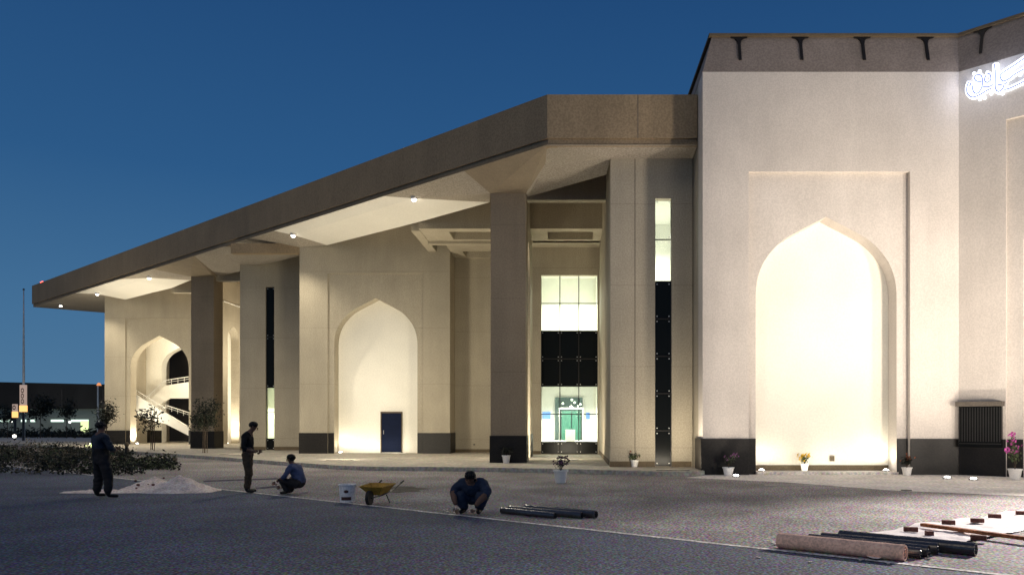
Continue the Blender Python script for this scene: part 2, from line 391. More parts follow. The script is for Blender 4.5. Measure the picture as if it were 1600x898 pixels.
# battered parapet
pt, e = Z(54,GD+.34), .345
def par(mb, a, b, na, nb, z0, z1):  # a,b bottom points; na,nb inset vectors
    a2 = (a[0]+na[0], a[1]+na[1]); b2 = (b[0]+nb[0], b[1]+nb[1])
    mb.face([(*a,z0),(*b,z0),(*b2,z1),(*a2,z1)])
c0 = (X0, 60); c1 = (X0, GD); c2 = OP; c3 = E1; c4 = (E1[0]+9, E1[1])
k1 = e*math.tan(R(22)); 
i0 = (e,0); i1 = (e,e); i2 = (-.1, e); i3 = (.12, e); i4 = (0,e)
i2 = (.13, e)
mb = MB()
zc = pt-.10
for (a,b,na,nb) in ((c0,c1,i0,i1),(c1,c2,i1,i2),(c2,c3,i2,i3),(c3,c4,i3,i4)): par(mb,a,b,na,nb,WT+.001,zc)
tops = [(p[0]+n[0],p[1]+n[1],zc) for p,n in ((c0,i0),(c1,i1),(c2,i2),(c3,i3),(c4,i4))]
bots = [(p[0],p[1],WT+.001) for p in (c0,c1,c2,c3,c4)]
mb.face(tops+[(c4[0],60,zc)]); mb.face(list(reversed(bots+[(c4[0],60,WT+.001)])))
G(mb.build('parapet', M['parapet']))
def off(p, n, k): return (p[0]+n[0]*k, p[1]+n[1]*k)
tp = [off(c0,i0,.72), off(c1,i1,.72), off(c2,i2,.72), off(c3,i3,.72), off(c4,i4,.72)]
mb = MB(); mb.prism(tp+[(c4[0],60)], zc+.001, pt); G(mb.build('coping', M['skirt'], bevel=.01))
def bracket(O, U, N, s):
    m = MB(); w = .055
    w = .042; prof = [(-.27,0),(-.27,-.03),(-.15,-.06),(-.075,-.14),(-w,-.27),(-w,-.84),(w,-.84),(w,-.27),(.075,-.14),(.15,-.06),(.27,-.03),(.27,0)]
    def q(a, z, d): # follow batter
        dd = e*(zc+z-WT)/(zc-WT)+d
        return (O[0]+U[0]*(s+a)+N[0]*dd, O[1]+U[1]*(s+a)+N[1]*dd, zc+z)
    fr = [q(a, z, -.06) for a, z in prof]; bk = [q(a, z, .0) for a, z in prof]
    m.face([fr[i] for i in (0,1,2,3,4,7,8,9,10,11)]); m.face([fr[i] for i in (4,5,6,7)])
    for i in range(len(prof)): j = (i+1)%len(prof); m.face([fr[i], fr[j], bk[j], bk[i]])
    return G(m.build('bracket', M['plinth']))
for u in (1155,1251,1348,1447): bracket((0,GD), UX, NY, X(u,GD+.25))
bracket(OP, OU, ON, .62); 
for k in range(1,5): bracket(OP, OU, ON, .62+k*1.9)
# shuttered window hung on portal wall
sh = G(MB().slab(OP, OU, ON, .06, 1.30, -.20, -.036, .90, 2.18).build('shuttered_window', M['black_glass'], bevel=.006))
m_ = MB(); m_.slab(OP, OU, ON, .0, 1.36, -.34, -.037, 2.182, 2.33); o = G(m_.build('canopy', M['skirt'], bevel=.01))
o.data.materials[0] = new_mat("awning_grey", (.10,.085,.07)); o.name = 'window_canopy'
m_ = MB()
for i in range(16): m_.slab(OP, OU, ON, .07+i*.078, .07+i*.078+.035, -.212, -.201, 1.08, 2.15)
m_.slab(OP, OU, ON, .06, 1.30, -.225, -.201, 1.0, 1.03)
G(m_.build('shutter_slats', M['shoe']))
# tap boxes
mb = MB(); mb.box(X(1296,GD+.9), X(1303,GD+.9), GD+.84, GD+.87, Z(720,GD+.9), Z(712,GD+.9)); G(mb.build('socket', M['skirt']))
# neon calligraphy
def onwall(u, v, d=-.07):
    dx = (u-CX)/F; n = Vector((ON[0], ON[1])); t = (n.dot(Vector(OP))+d)/(n.x*dx+n.y)
    return Vector((dx*t, t, EYE-(v-HY)*t/F))
def zz(x, y): return (1490+x/8.98, 80+y/8.98)
def smooth(pts, k=6):
    out = []
    P = [Vector(p) for p in pts]; P = [P[0]]+P+[P[-1]]
    for i in range(1, len(P)-2):
        for j in range(k):
            t = j/k; a, b, c, d = P[i-1:i+3]
            out.append(.5*((2*b)+(-a+c)*t+(2*a-5*b+4*c-d)*t*t+(-a+3*b-3*c+d)*t**3))
    out.append(P[-2]); return out
strokes = [
 ([(225,430),(200,500),(205,590),(270,645),(370,615),(470,555),(545,520)], .055),
 ([(228,435),(250,470),(215,490)], .03),
 ([(270,480),(290,570),(345,590),(400,520),(415,430),(400,350),(345,330),(300,370),(330,420),(400,430)], .045),
 ([(470,330),(440,400),(480,440),(530,400),(520,330),(475,310)], .04),
 ([(420,500),(500,500),(560,470)], .04),
 ([(590,180),(600,330),(600,510),(640,565),(700,530),(715,480)], .07),
 ([(655,350),(720,290),(860,200),(990,110),(1130,20),(1250,-60)], .06),
 ([(660,350),(700,420),(800,380),(860,330),(1000,250),(1150,170)], .05),
 ([(720,540),(800,520),(950,450),(1010,420),(1040,470),(1100,430),(1200,380),(1300,330)], .055),
 ([(620,470),(700,470),(760,440)], .04),
]
sg = tag(empty('neon_sign', tuple(onwall(1540,130))), 'glowing blue white calligraphy letters mounted high on the angled gateway wall', 'sign')
for st, r in strokes:
    pts = smooth([onwall(*zz(*p)) for p in st])
    r *= 1.4; m_ = MB(); m_.tube(pts, r, 6); o = m_.build('letter_stroke', M['neon'], sg); o.matrix_parent_inverse = Matrix.Translation(sg.location).inverted()
    q_ = MB(); q_.tube([p+Vector((-ON[0],-ON[1],0))*(r*1.0)+Vector((0,0,-r*.35)) for p in pts], .016, 5); o2 = q_.build('edge_line', M['neon_edge'], sg); o2.matrix_parent_inverse = o.matrix_parent_inverse
for p in ((288,315),(365,285),(330,400),(530,597),(370,675),(437,655),(970,280),(935,335),(475,300),(690,595)):
    c = onwall(*zz(*p)); m_ = MB(); m_.ball(c, .055, 8, 6); o = m_.build('letter_dot', M['neon'], sg); o.matrix_parent_inverse = Matrix.Translation(sg.location).inverted()
for s_ in (.55, 1.3, 2.2):
    lamp('sign_glow', 'POINT', (OP[0]+OU[0]*s_-ON[0]*.35, OP[1]+OU[1]*s_-ON[1]*.35, 12.2+s_*.12), None, 16, (.66,.74,1), sg, size=.25)

# ================================================================== ARCADE BUILDING (left)
arc = tag(empty('arcade_building', (-10,40,.15)), 'long pale building with oblique flat canopy, square columns and pointed arches', 'building')
def A(o, par=None):
    p = par or arc
    for q in SIB.get(o.name, [o]):
        if p is arc: q.parent = arc; q.matrix_parent_inverse = Matrix.Translation(arc.location).inverted()
        else: q.parent = p
    return o
ZT = 12.2
DA, DC, DD, DE, DF_, DG = 57.4, 44.6, 39.9, 41.6, 39.0, 27.6
RF = 26.6
def fas(u, dz=10.9):       # point of the fascia foot seen at column u
    k = (u-CX)/F; D = 29.45/(k+1.139) if u < 855 else RF
    return Vector((k*D, D, dz))
# roof
cor = [(4.14,26.6),(-.85,26.6),(-43,63.6),(-39.2,66.9)]
mb = MB(); mb.prism([(4.14,26.75),(-.8,26.75),(-42.7,63.5),(-39.0,66.7),(4.14,66.7)], 12.2, 12.5); A(mb.build('roof', M['fascia']))
def ribbon(mb, pts, t, z0, z1, o=0):
    n = len(pts); P = [Vector(p) for p in pts]
    def nrm(i):
        ds = []
        if i > 0: ds.append((P[i]-P[i-1]).normalized())
        if i < n-1: ds.append((P[i+1]-P[i]).normalized())
        nn = [Vector((d.y, -d.x)) for d in ds]
        if len(nn) == 1: return nn[0]
        b = (nn[0]+nn[1]).normalized(); return b/max(.3, b.dot(nn[0]))
    a = [P[i]+nrm(i)*o for i in range(n)]; b = [P[i]+nrm(i)*(o+t) for i in range(n)]
    poly = [tuple(p) for p in a]+[tuple(p) for p in reversed(b)]
    for i in range(n-1):
        mb.prism([tuple(a[i]), tuple(a[i+1]), tuple(b[i+1]), tuple(b[i])], z0, z1)
def side(pts):  # make sure offset goes inward (+y)
    return -1
mb = MB(); ribbon(mb, cor, .25, 11.12, 12.57, 0) 
chk = mb.v[2]
mb = MB(); sgn = 1
# inward direction of first segment (going -x): normal (d.y,-d.x) = (0,1) -> inward
ribbon(mb, cor, .25, 11.12, 12.57, 0); A(mb.build('fascia', M['fascia']))
mb = MB(); ribbon(mb, cor, .16, 10.88, 11.118, .07); A(mb.build('fascia_lip', M['fascia']))
mb = MB(); mb.box(X(996,RF),X(997.4,RF),RF-.004,RF+.01,11.12,12.56); A(mb.build('expansion_joint', M['joint']))
# soffit facets
def P3(u, v, z): return px(u, v, z) if v < HY else None
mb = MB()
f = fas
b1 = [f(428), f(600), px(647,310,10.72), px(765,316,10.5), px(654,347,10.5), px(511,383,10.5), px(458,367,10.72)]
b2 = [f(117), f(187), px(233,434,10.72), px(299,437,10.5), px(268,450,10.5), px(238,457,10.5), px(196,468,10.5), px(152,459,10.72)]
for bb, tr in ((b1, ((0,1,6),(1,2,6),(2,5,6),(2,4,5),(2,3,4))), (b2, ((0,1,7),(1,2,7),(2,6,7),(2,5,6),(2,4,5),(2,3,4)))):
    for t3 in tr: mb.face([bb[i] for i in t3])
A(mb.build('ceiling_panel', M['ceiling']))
c1a, c1b = pd(766,302,30.5), pd(822,302,30.5)
c2a, c2b = pd(298,432,47.8), pd(334,432,47.8)
mb = MB()
mb.face([f(600), f(725), c1a, px(765,316,10.5), px(647,310,10.72)])
i1_, i2_ = px(824,308,10.5), px(947,273,10.5)
mb.face([f(855), Vector((1.3,27.6,10.77)), i2_, i1_, c1b, pd(852,256,28.6)])
mb.face([f(855), Vector((4.14,26.6,10.9)), Vector((4.14,27.6,10.77)), Vector((1.3,27.6,10.77))])
mb.face([f(367), f(428), px(458,367,10.72), px(511,383,10.5), pd(468,386,39.9)])
q1, q2 = px(467,400,10.5), px(342,432,10.5)
mb.face([f(350), pd(468,392,40.3), q1, q2, f(303)])
mb.face([f(187), f(238), c2a, px(299,438,10.5), px(233,434,10.72)])
V0, V4, V5, L_, I_ = Vector((-42.9,63.6,10.88)), Vector((-33.5,66.8,10.88)), Vector((-39.2,66.8,10.88)), px(152,459,10.72), px(196,468,10.5)
for t3 in ((V0,f(117),L_),(V0,L_,V5),(L_,V4,V5),(L_,I_,V4)): mb.face(t3)
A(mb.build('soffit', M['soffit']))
SPLIT.add('capital')
mb = MB()
mb.face([f(725), f(855)+Vector((0,0,0)), pd(852,256,28.6), c1b, c1a])
mb.face([f(303), q2, c2b, c2a, f(238)])
A(mb.build('capital', M['column']))  # darker column colour paints in the shade of these facets
mb = MB(); mb.box(f(367).x+.3, X(468,DD), DD+.02, DD+.35, 10.12, 10.62); A(mb.build('soffit_beam', M['fascia']))
# columns
def column(u0, u1, D, d):
    x0, x1 = X(u0,D), X(u1,D)
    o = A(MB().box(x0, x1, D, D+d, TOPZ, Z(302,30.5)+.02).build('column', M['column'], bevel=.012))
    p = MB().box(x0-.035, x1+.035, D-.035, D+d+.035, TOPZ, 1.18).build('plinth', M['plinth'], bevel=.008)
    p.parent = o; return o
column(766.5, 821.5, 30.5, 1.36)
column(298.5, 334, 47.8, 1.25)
# G block
gx0 = 1.30
mb = MB(); holed(mb, (0,DG), UX, NY, gx0, 4.13, TOPZ, 10.9, rect_prof(X(1023.5,DG), X(1049.5,DG), TOPZ+.02, Z(310,DG)), .35)
mb.box(gx0, gx0+.35, DG+.352, DF_+2.6, TOPZ, ZT-.02)
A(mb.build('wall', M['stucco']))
mb = MB(); mb.box(gx0-.02, X(1023.5,DG)-.002, DG-.02, DG, TOPZ, TOPZ+.19); mb.box(X(1049.5,DG)+.002, 4.09, DG-.02, DG, TOPZ, TOPZ+.19); mb.box(gx0-.02, gx0, DG, DF_, TOPZ, TOPZ+.19)
A(mb.build('skirting', M['skirt']))
mb = MB(); mb.box(X(991.5,DG), X(992.8,DG), DG-.003, DG+.02, TOPZ+.19, 10.78); A(mb.build('expansion_joint', M['joint']))
# cross wall behind column 1
mb = MB(); holed(mb, (-1.87,31.88), (0,1), (-1,0), 0, 5.0, TOPZ, ZT-.01, arch_prof(1.95, 1.25, TOPZ, 9.35), .62)
A(mb.build('cross_wall', M['stucco']))
mb = MB(); mb.box(-1.869, -1.84, 35.1, 36.92, TOPZ, 1.18); A(mb.build('plinth', M['plinth']))
# beams + coffered ceiling
mb = MB(); mb.box(-1.86, gx0-.002, 31.3, 31.72, 10.38, ZT-.02)
mb.box(X(654,35.2), gx0-.002, 35.2, 35.6, 10.2, ZT-.02)
mb.box(-7.2, -6.8, 35.602, DD-.002, 10.2, ZT-.02); A(mb.build('beam', M['stucco']))
def frame_slab(mb, x0, x1, y0, y1, z0, z1, holes):
    xs = sorted({x0, x1}|{h[0] for h in holes}|{h[1] for h in holes}); ys = sorted({y0, y1}|{h[2] for h in holes}|{h[3] for h in holes})
    for a, b in zip(xs, xs[1:]):
        for c, d in zip(ys, ys[1:]):
            mx, my = (a+b)/2, (c+d)/2
            if any(h[0] < mx < h[1] and h[2] < my < h[3] for h in holes): continue
            mb.face([(a,c,z0),(b,c,z0),(b,d,z0),(a,d,z0)])
    for h in holes:
        for a, b in (((h[0],h[2]),(h[1],h[2])),((h[1],h[2]),(h[1],h[3])),((h[1],h[3]),(h[0],h[3])),((h[0],h[3]),(h[0],h[2]))):
            mb.face([(*a,z0),(*b,z0),(*b,z1),(*a,z1)])
    mb.face([(x0,y0,z1),(x1,y0,z1),(x1,y1,z1),(x0,y1,z1)])
mb = MB(); frame_slab(mb, -6.79, gx0-.003, 35.603, 37.6, 10.21, 11.0, [(-1.15,.92,35.8,37.3),(-5.55,-2.1,35.8,37.3)])
mb.box(-6.79, -1.9, 37.6, 37.95, 10.08, 11.0)
frame_slab(mb, -6.1, gx0-.003, 37.951, 41.6, 10.211, 11.0, [(-5.5,-2.1,39.9,41.3)])
A(mb.build('coffered_ceiling', M['stucco']))
# D block
dx0, dx1 = X(468,DD), X(703,DD)
dac, dhw, dza = X(586.5,DD), 2.08, Z(465,DD)
mb = MB(); holed(mb, (0,DD), UX, NY, dx0, dx1, TOPZ, ZT-.02, rect_prof(X(512,DD), X(661,DD), TOPZ, Z(427,DD)), .09)
holed(mb, (0,DD+.092), UX, NY, dx0+.002, dx1, TOPZ, ZT-.02, arch_prof(dac, dhw, TOPZ, dza), .75)
mb.box(dx1-.3, dx1, DD+.85, DE, TOPZ, ZT-.02)
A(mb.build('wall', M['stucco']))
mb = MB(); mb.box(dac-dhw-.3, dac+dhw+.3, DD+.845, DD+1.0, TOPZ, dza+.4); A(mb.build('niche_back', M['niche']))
mb = MB(); mb.box(dx0-.03, X(512,DD), DD-.03, DD, TOPZ, 1.17); mb.box(X(512,DD)+.001, dac-dhw, DD+.06, DD+.0915, TOPZ, 1.17)
mb.box(dac+dhw, X(661,DD)-.001, DD+.06, DD+.0915, TOPZ, 1.17); mb.box(X(661,DD), dx1+.03, DD-.03, DD, TOPZ, 1.17); mb.box(dx1+.001, dx1+.03, DD, DE-.01, TOPZ, 1.17)
A(mb.build('plinth', M['plinth'], bevel=.008))
Dn = DD+.845
door = A(MB().box(X(596.5,Dn), X(627.5,Dn), Dn-.05, Dn-.001, TOPZ+.03, Z(645,Dn)).build('door', M['door_blue'], bevel=.006))
m_ = MB(); m_.box(X(595,Dn), X(596.3,Dn), Dn-.07, Dn-.001, TOPZ, Z(644,Dn)); m_.box(X(627.7,Dn), X(629,Dn), Dn-.07, Dn-.001, TOPZ, Z(644,Dn)); m_.box(X(595,Dn), X(629,Dn), Dn-.07, Dn-.001, Z(644.8,Dn), Z(643,Dn))
m_.build('door_frame', M['skirt'], door)
m_ = MB(); m_.tube([(X(600,Dn),Dn-.09,1.1),(X(600,Dn),Dn-.09,1.3)], .014, 6); m_.build('handle', M['steel'], door)
# C block with slit
mb = MB(); holed(mb, (0,DC), UX, NY, X(375,DC), dx0+.35, TOPZ, ZT-.02, rect_prof(X(415,DC), X(428.5,DC), TOPZ+.02, Z(448,DC)), .35)
mb.box(X(375,DC), X(375,DC)+.3, DC+.352, 66, TOPZ, ZT-.02)
mb.box(dx0+.02, dx0+.32, DD+.85, DC-.002, TOPZ, ZT-.02)
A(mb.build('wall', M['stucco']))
mb = MB(); mb.box(X(375,DC), X(415,DC)-.002, DC-.02, DC, TOPZ, TOPZ+.2); mb.box(X(428.5,DC)+.002, dx0, DC-.02, DC, TOPZ, TOPZ+.2); A(mb.build('skirting', M['skirt']))
# E wall
mb = MB(); mb.box(dx1-.28, -1.87, DE, DE+.35, TOPZ, ZT-.02); A(mb.build('wall', M['stucco']))
mb = MB(); mb.box(dx1+.03, -1.88, DE-.02, DE, TOPZ, TOPZ+.16); A(mb.build('skirting', M['skirt']))
mb = MB(); mb.tube([(X(741,DE),DE-.08,Z(694,DE)),(X(741,DE),DE,Z(694,DE))], .04, 8); A(mb.build('tap', M['metal']))
# F window wall
wx0, wx1, wzt = X(845.2,DF_), X(934,DF_), Z(430,DF_)
mb = MB(); holed(mb, (0,DF_), UX, NY, -2.2, gx0-.002, TOPZ, ZT-.02, rect_prof(wx0, wx1-.0, TOPZ+.01, wzt), .30)
mb.box(-2.2, -1.9, DF_+.302, DE-.002, TOPZ, ZT-.02)
A(mb.build('wall', M['stucco']))
mb = MB(); mb.box(-2.2, wx0-.002, DF_-.02, DF_, TOPZ, TOPZ+.16); A(mb.build('skirting', M['skirt']))
def glazing(name, x0, x1, D, rows, ncol, parts):
    """rows: list of (z0,z1,kind) kind = 'lit' or 'dark'"""
    w = A(MB().box(x0+.001, x0+.022, D+.10, D+.14, rows[-1][0], rows[0][1]).box(x1-.022, x1-.001, D+.10, D+.14, rows[-1][0], rows[0][1]).build(name, M['metal']))
    bw = (x1-x0)/ncol
    for z0, z1, kd in rows:
        for c_ in range(ncol):
            a, b = x0+bw*c_+.012, x0+bw*(c_+1)-.012
            o = MB().box(a, b, D+.11, D+.13, z0+.012, z1-.012).build('pane', M['glass'] if kd == 'lit' else M['black_glass'], w)
    m_ = MB()
    for c_ in range(1, ncol): m_.box(x0+bw*c_-.022, x0+bw*c_+.022, D+.095, D+.135, rows[-1][0], rows[0][1])
    for z0, z1, kd in rows: m_.box(x0+.023, x1-.023, D+.080, D+.0945, z0-.022, z0+.022)
    m_.build('glazing_bar', M['shoe'], w)
    m_ = MB()
    for z0, z1, kd in rows:
        for c_ in range(ncol):
            for xx in (x0+bw*c_+.08, x0+bw*(c_+1)-.08):
                for z_ in (z0+.09, z1-.09): m_.tube([(xx,D+.085,z_),(xx,D+.1095,z_)], .022, 8)
    m_.build('fixing', M['steel'] if kd == 'dark' else M['metal'], w)
    return w
zr = lambda v, D: Z(v, D)
glazing('window', wx0, wx1, DF_, [(zr(473.5,DF_),wzt-.01,'lit'),(zr(516.5,DF_),zr(473.5,DF_),'lit'),(zr(560,DF_),zr(516.5,DF_),'dark'),(zr(603,DF_),zr(560,DF_),'dark'),
    (zr(646.5,DF_),zr(603,DF_),'lit'),(zr(690,DF_),zr(646.5,DF_),'lit'),(TOPZ+.02,zr(690,DF_),'dark')], 3, None)
glazing('slit_window', X(1023.5,DG), X(1049.5,DG), DG, [(Z(373.5,DG),Z(310,DG)-.01,'lit'),(Z(439,DG),Z(373.5,DG),'lit')]+[(Z(439+58.4*(k+1),DG) if k<4 else TOPZ+.03,Z(439+58.4*k,DG),'dark') for k in range(5)], 1, None)
glazing('slit_window', X(415,DC), X(428.5,DC), DC, [(Z(526,DC),Z(448,DC)-.01,'dark'),(Z(605,DC),Z(526,DC),'dark'),(Z(644,DC),Z(605,DC),'lit'),(Z(685,DC),Z(644,DC),'lit'),(TOPZ+.03,Z(685,DC),'dark')], 1, None)
# rooms behind the glass
def room(x0, x1, y0, y1, z0, z1, e_, col):
    m_ = MB()
    for q in ([(x0,y1,z0),(x1,y1,z0),(x1,y1,z1),(x0,y1,z1)],[(x0,y0,z0),(x0,y1,z0),(x0,y1,z1),(x0,y0,z1)],[(x1,y0,z0),(x1,y1,z0),(x1,y1,z1),(x1,y0,z1)],
              [(x0,y0,z0),(x1,y0,z0),(x1,y1,z0),(x0,y1,z0)],[(x0,y0,z1),(x1,y0,z1),(x1,y1,z1),(x0,y1,z1)]): m_.face(q)
    o = A(m_.build('interior_room', M['interior'], merge=False))
    lamp('room_light', 'AREA', ((x0+x1)/2,(y0+y1)/2,z1-(z1-z0)*.38), ((x0+x1)/2,(y0+y1)/2,z0), e_, col, o, size=(x1-x0)*.6, size_y=(y1-y0)*.6).matrix_parent_inverse = Matrix.Identity(4)
    return o
ry0 = DF_+.31
up = room(-1.85, 1.28, ry0, 44, Z(517.5,DF_), 9.6, 340, (1,1,.86))
lo = room(-1.85, 1.28, ry0, 45, .7, Z(602.5,DF_)+.25, 420, (1,1,.92))
gr = room(gx0+.36, 4.1, DG+.36, 32, Z(440,DG), 9.6, 190, (1,1,.92))
cr = room(X(405,DC), X(440,DC), DC+.36, DC+4, Z(686,DC), Z(604,DC), 70, (.98,1,.72))
mb = MB(); mb.box(-1.0, .55, 44.8, 44.95, .72, 3.1); A(mb.build('inner_doorway', M['int_dark']), lo)
mb = MB(); mb.box(-.62, -.10, 44.3, 44.34, .72, 2.35); mb.box(-.04, .42, 44.3, 44.34, .72, 2.35); A(mb.build('green_screen', M['int_green']), lo)
mb = MB(); mb.box(-.72, -.66, 42.0, 42.08, .72, 2.4); mb.box(.5, .56, 42.0, 42.08, .72, 2.4); mb.box(-.72, .56, 42.0, 42.08, 2.4, 2.47)
mb.prism([(-.16,42.0),(.0,42.0),(.0,42.08),(-.16,42.08)], 2.47, 2.56); mb.box(-.10,-.06,42,42.08,2.56,2.64); A(mb.build('inner_door_frame', M['white_paint']), lo)
mb = MB(); mb.box(-.38, .12, 41.2, 41.7, .72, 1.32); A(mb.build('reception_desk', M['white_paint']), lo)
mb = MB()
for x_, z_ in ((-.55,2.75),(.1,2.8),(.42,2.7),(-.05,2.95),(.3,2.6)): mb.ball((x_,44.2,z_), .06, 8, 6)
A(mb.build('ceiling_spotlight', M['tube']), lo)
m_ = MB(); m_.box(-1.7,-1.25,44.9,44.99,1.9,2.3); m_.box(.75,.95,44.9,44.99,1.9,2.25); A(m_.build('wall_poster', new_mat("poster_blue",(.15,.3,.75))), lo)
# left pavilion (A)
ax0, ax1 = X(163.5,DA), -25.2
mb = MB(); holed(mb, (0,DA), UX, NY, ax0, ax1, TOPZ, ZT-.02, rect_prof(X(196,DA), -27.25, TOPZ, Z(498,DA)), .09)
holed(mb, (0,DA+.092), UX, NY, ax0+.002, ax1-.002, TOPZ, ZT-.02, arch_prof(-29.7, 2.1, TOPZ, Z(524,DA)), .8)
mb.box(ax0, ax0+.3, DA+.895, 66, TOPZ, ZT-.02)
A(mb.build('wall', M['stucco']))
mb = MB(); holed(mb, (0,62.4), UX, NY, ax0+.32, -25.9, TOPZ, ZT-.02, arch_prof(-30.55, 1.5, TOPZ, Z(541.5,62.4)), .7); A(mb.build('inner_wall', M['niche']))
mb = MB(); holed(mb, (-25.2,DA+.895), (0,1), (-1,0), 0, 5.2, TOPZ, ZT-.02, arch_prof(1.15, 1.02, TOPZ, 8.85), .64); A(mb.build('cross_wall', M['stucco']))
mb = MB(); mb.tube([(-25.17,57.6,10.45),(-25.17,60.6,10.45)], .05, 6); A(mb.build('arch_moulding', M['white_paint']))
mb = MB(); mb.box(ax0-.03, X(196,DA), DA-.03, DA, TOPZ, Z(672,DA)); mb.box(X(196,DA)+.001, -31.8, DA+.06, DA+.091, TOPZ, Z(672,DA))
mb.box(-27.6,-27.26,DA+.06,DA+.091,TOPZ,Z(672,DA)); mb.box(-27.249,ax1,DA-.03,DA,TOPZ,Z(672,DA)); 
mb.box(ax0+.4, -32.06, 62.36, 62.399, TOPZ, 1.1); A(mb.build('plinth', M['plinth']))
mb = MB(); mb.box(X(355,54.0), X(380,54.0), 62.2, 62.3, 10.2, 12.1)
mb = MB(); mb.box(c2b.x-.0, X(380,47.6), 48.1, 48.5, 10.2, ZT-.02)
mb.box(X(268,52.4)-.0, X(299,52.4)+.6, 52.4, 52.8, 10.2, ZT-.02); A(mb.build('beam', M['stucco']))
mb = MB(); mb.box(-38.2, -20, 67.5, 68, TOPZ, 11.8); A(mb.build('unlit_backing_wall', M['far_dark']))  # added behind the inner arch; the dark colour stands for unlit stucco
# stairs inside the pavilion
stair = A(empty('staircase', (0,0,0)))
def flight(D, th, pts, mat=M['white_paint']):
    m_ = MB(); a = [pd(u,v,D) for u, v in pts]; b = [p+Vector((0,th,0)) for p in a]
    m_.face(a); m_.face(list(reversed(b)))
    for i in range(len(a)): j = (i+1)%len(a); m_.face([a[i],a[j],b[j],b[i]])
    return m_.build('flight', mat, stair)
flight(59.0, .25, [(205,611),(213,617),(259,645),(296,668),(302,684),(259,662),(228,654),(213,648),(205,646)])
flight(60.8, .25, [(225,632),(258,602),(298,596),(298,622),(264,622),(246,634),(232,640)], M['niche'])
m_ = MB()
def rail(D, pts, h):
    top = [pd(u,v,D)+Vector((0,0,h)) for u, v in pts]; m_.tube(top, .03, 6)
    mid = [p-Vector((0,0,h*.45)) for p in top]; m_.tube(mid, .015, 6)
    for a, b in zip(pts, pts[1:]):
        for k in range(4):
            p = pd(a[0]+(b[0]-a[0])*k/4, a[1]+(b[1]-a[1])*k/4, D); m_.tube([p, p+Vector((0,0,h))], .014, 5)
rail(59.1, [(205,611),(213,617),(259,645)], .35); rail(59.1, [(259,640),(296,652)], .35); rail(60.9, [(225,632),(258,602),(298,596)], .4)
m_.build('railing', M['white_paint'], stair)

# ================================================================== LIGHTING OF THE PLACE, WITH ADDED FILLS
WARM = (1, .84, .56); CREAM = (1, .90, .70); PINKW = (1, .88, .74)
def downlight(u, v, e_, label):
    p = px(u, v, 10.66)
    t = tag(empty('soffit_downlight', p), label, 'light', 'downlights along the canopy edge')
    MB().lathe([(0,.0),(.12,.0),(.14,.06),(.14,.12),(0,.12)], n=16).build('housing', M['steel'], t)
    MB().ball((0,0,-.02), (.10,.10,.07), 12, 8).build('bulb', M['lamp'], t)
    lamp('beam_light', 'SPOT', p+Vector((0,0,-.12)), p+Vector((-1.0,-3.2,-10)), e_, CREAM, t, size=.1, spot=135, blend=.8)
for a in ((647,311.5,2300,'round downlight in the canopy just left of the near column'),(458,368,1300,'round downlight in the canopy above the slit window wall'),
          (233,434.5,1700,'round downlight in the canopy above the left pavilion arch'),(152,459.5,1200,'round downlight second from the canopy tip'),(95,477.5,300,'round downlight nearest the tip of the canopy')):
    downlight(*a)
def uplight(name_lab, loc, target, e_, col=CREAM, spot=120, size=.12):
    t = tag(empty('uplight', loc), name_lab, 'light', 'ground uplights washing the walls')
    MB().lathe([(.0,0),(.13,0),(.13,.035),(.10,.045),(0,.045)], n=16).build('housing', M['steel'], t)
    MB().ball((0,0,.045), (.085,.085,.035), 12, 6).build('lens', M['uplamp'], t)
    lamp('beam_light', 'SPOT', Vector(loc)+Vector((0,0,.12)), target, e_, col, t, size=size, spot=spot, blend=.9)
uplight('ground uplight in front of the dark plinth at the gateway left corner', px(1150,744.5,.01), (5.0,25.6,7), 120, PINKW)
uplight('ground uplight under the shuttered window, left of a close pair', px(1480,747.5,.01), (12,25.6,7), 160, PINKW)
uplight('ground uplight under the shuttered window, right of a close pair', px(1521,749.5,.01), (13,25,7), 160, PINKW)
uplight('uplight inside the tall gateway niche by its left jamb', (ac-ahw+.25,GD+.45,.09), (ac-1,GD+.9,5), 45, CREAM, 150)
uplight('uplight inside the tall gateway niche by its right jamb', (ac+ahw-.25,GD+.45,.09), (ac+1.2,GD+.9,5), 75, CREAM, 150)
uplight('uplight at the left jamb of the middle niche with the blue door', (dac-dhw+.22,DD+.4,TOPZ), (dac-.6,DD+.85,5), 60, CREAM, 150)
uplight('uplight at the left jamb of the far pavilion arch', (-31.5,DA+.45,TOPZ), (-31.75,DA+.6,6), 550, CREAM, 150)
def floor_strip_fill(label, loc, target, e_, col, size, sy=.12):  # added strips that brighten the niche walls from the floor
    t = tag(empty('floor_fill_light', loc), label, 'light', 'added floor strips brightening the niches')
    MB().box(-size/2,size/2,-sy/2,sy/2,0,.012).build('trim', M['steel'], t)
    lamp('beam_light', 'AREA', Vector(loc)+Vector((0,0,.03)), target, e_, col, t, size=size, size_y=sy)
floor_strip_fill('added flush strip light across the floor of the tall gateway niche', (ac,GD+.25,.095), (ac,GD+1.3,4), 30, (1,.93,.76), 3.4)
floor_strip_fill('added flush strip light across the floor of the middle niche', (dac,DD+.25,TOPZ+.004), (dac,DD+1.2,4), 28, (1,.92,.74), 3.0)
uplight('added uplight in the narrow arch behind the far square column', (-25.55,59.1,TOPZ), (-25.55,60.45,4.5), 1300, CREAM, 150)  # added to brighten the jamb of this arch
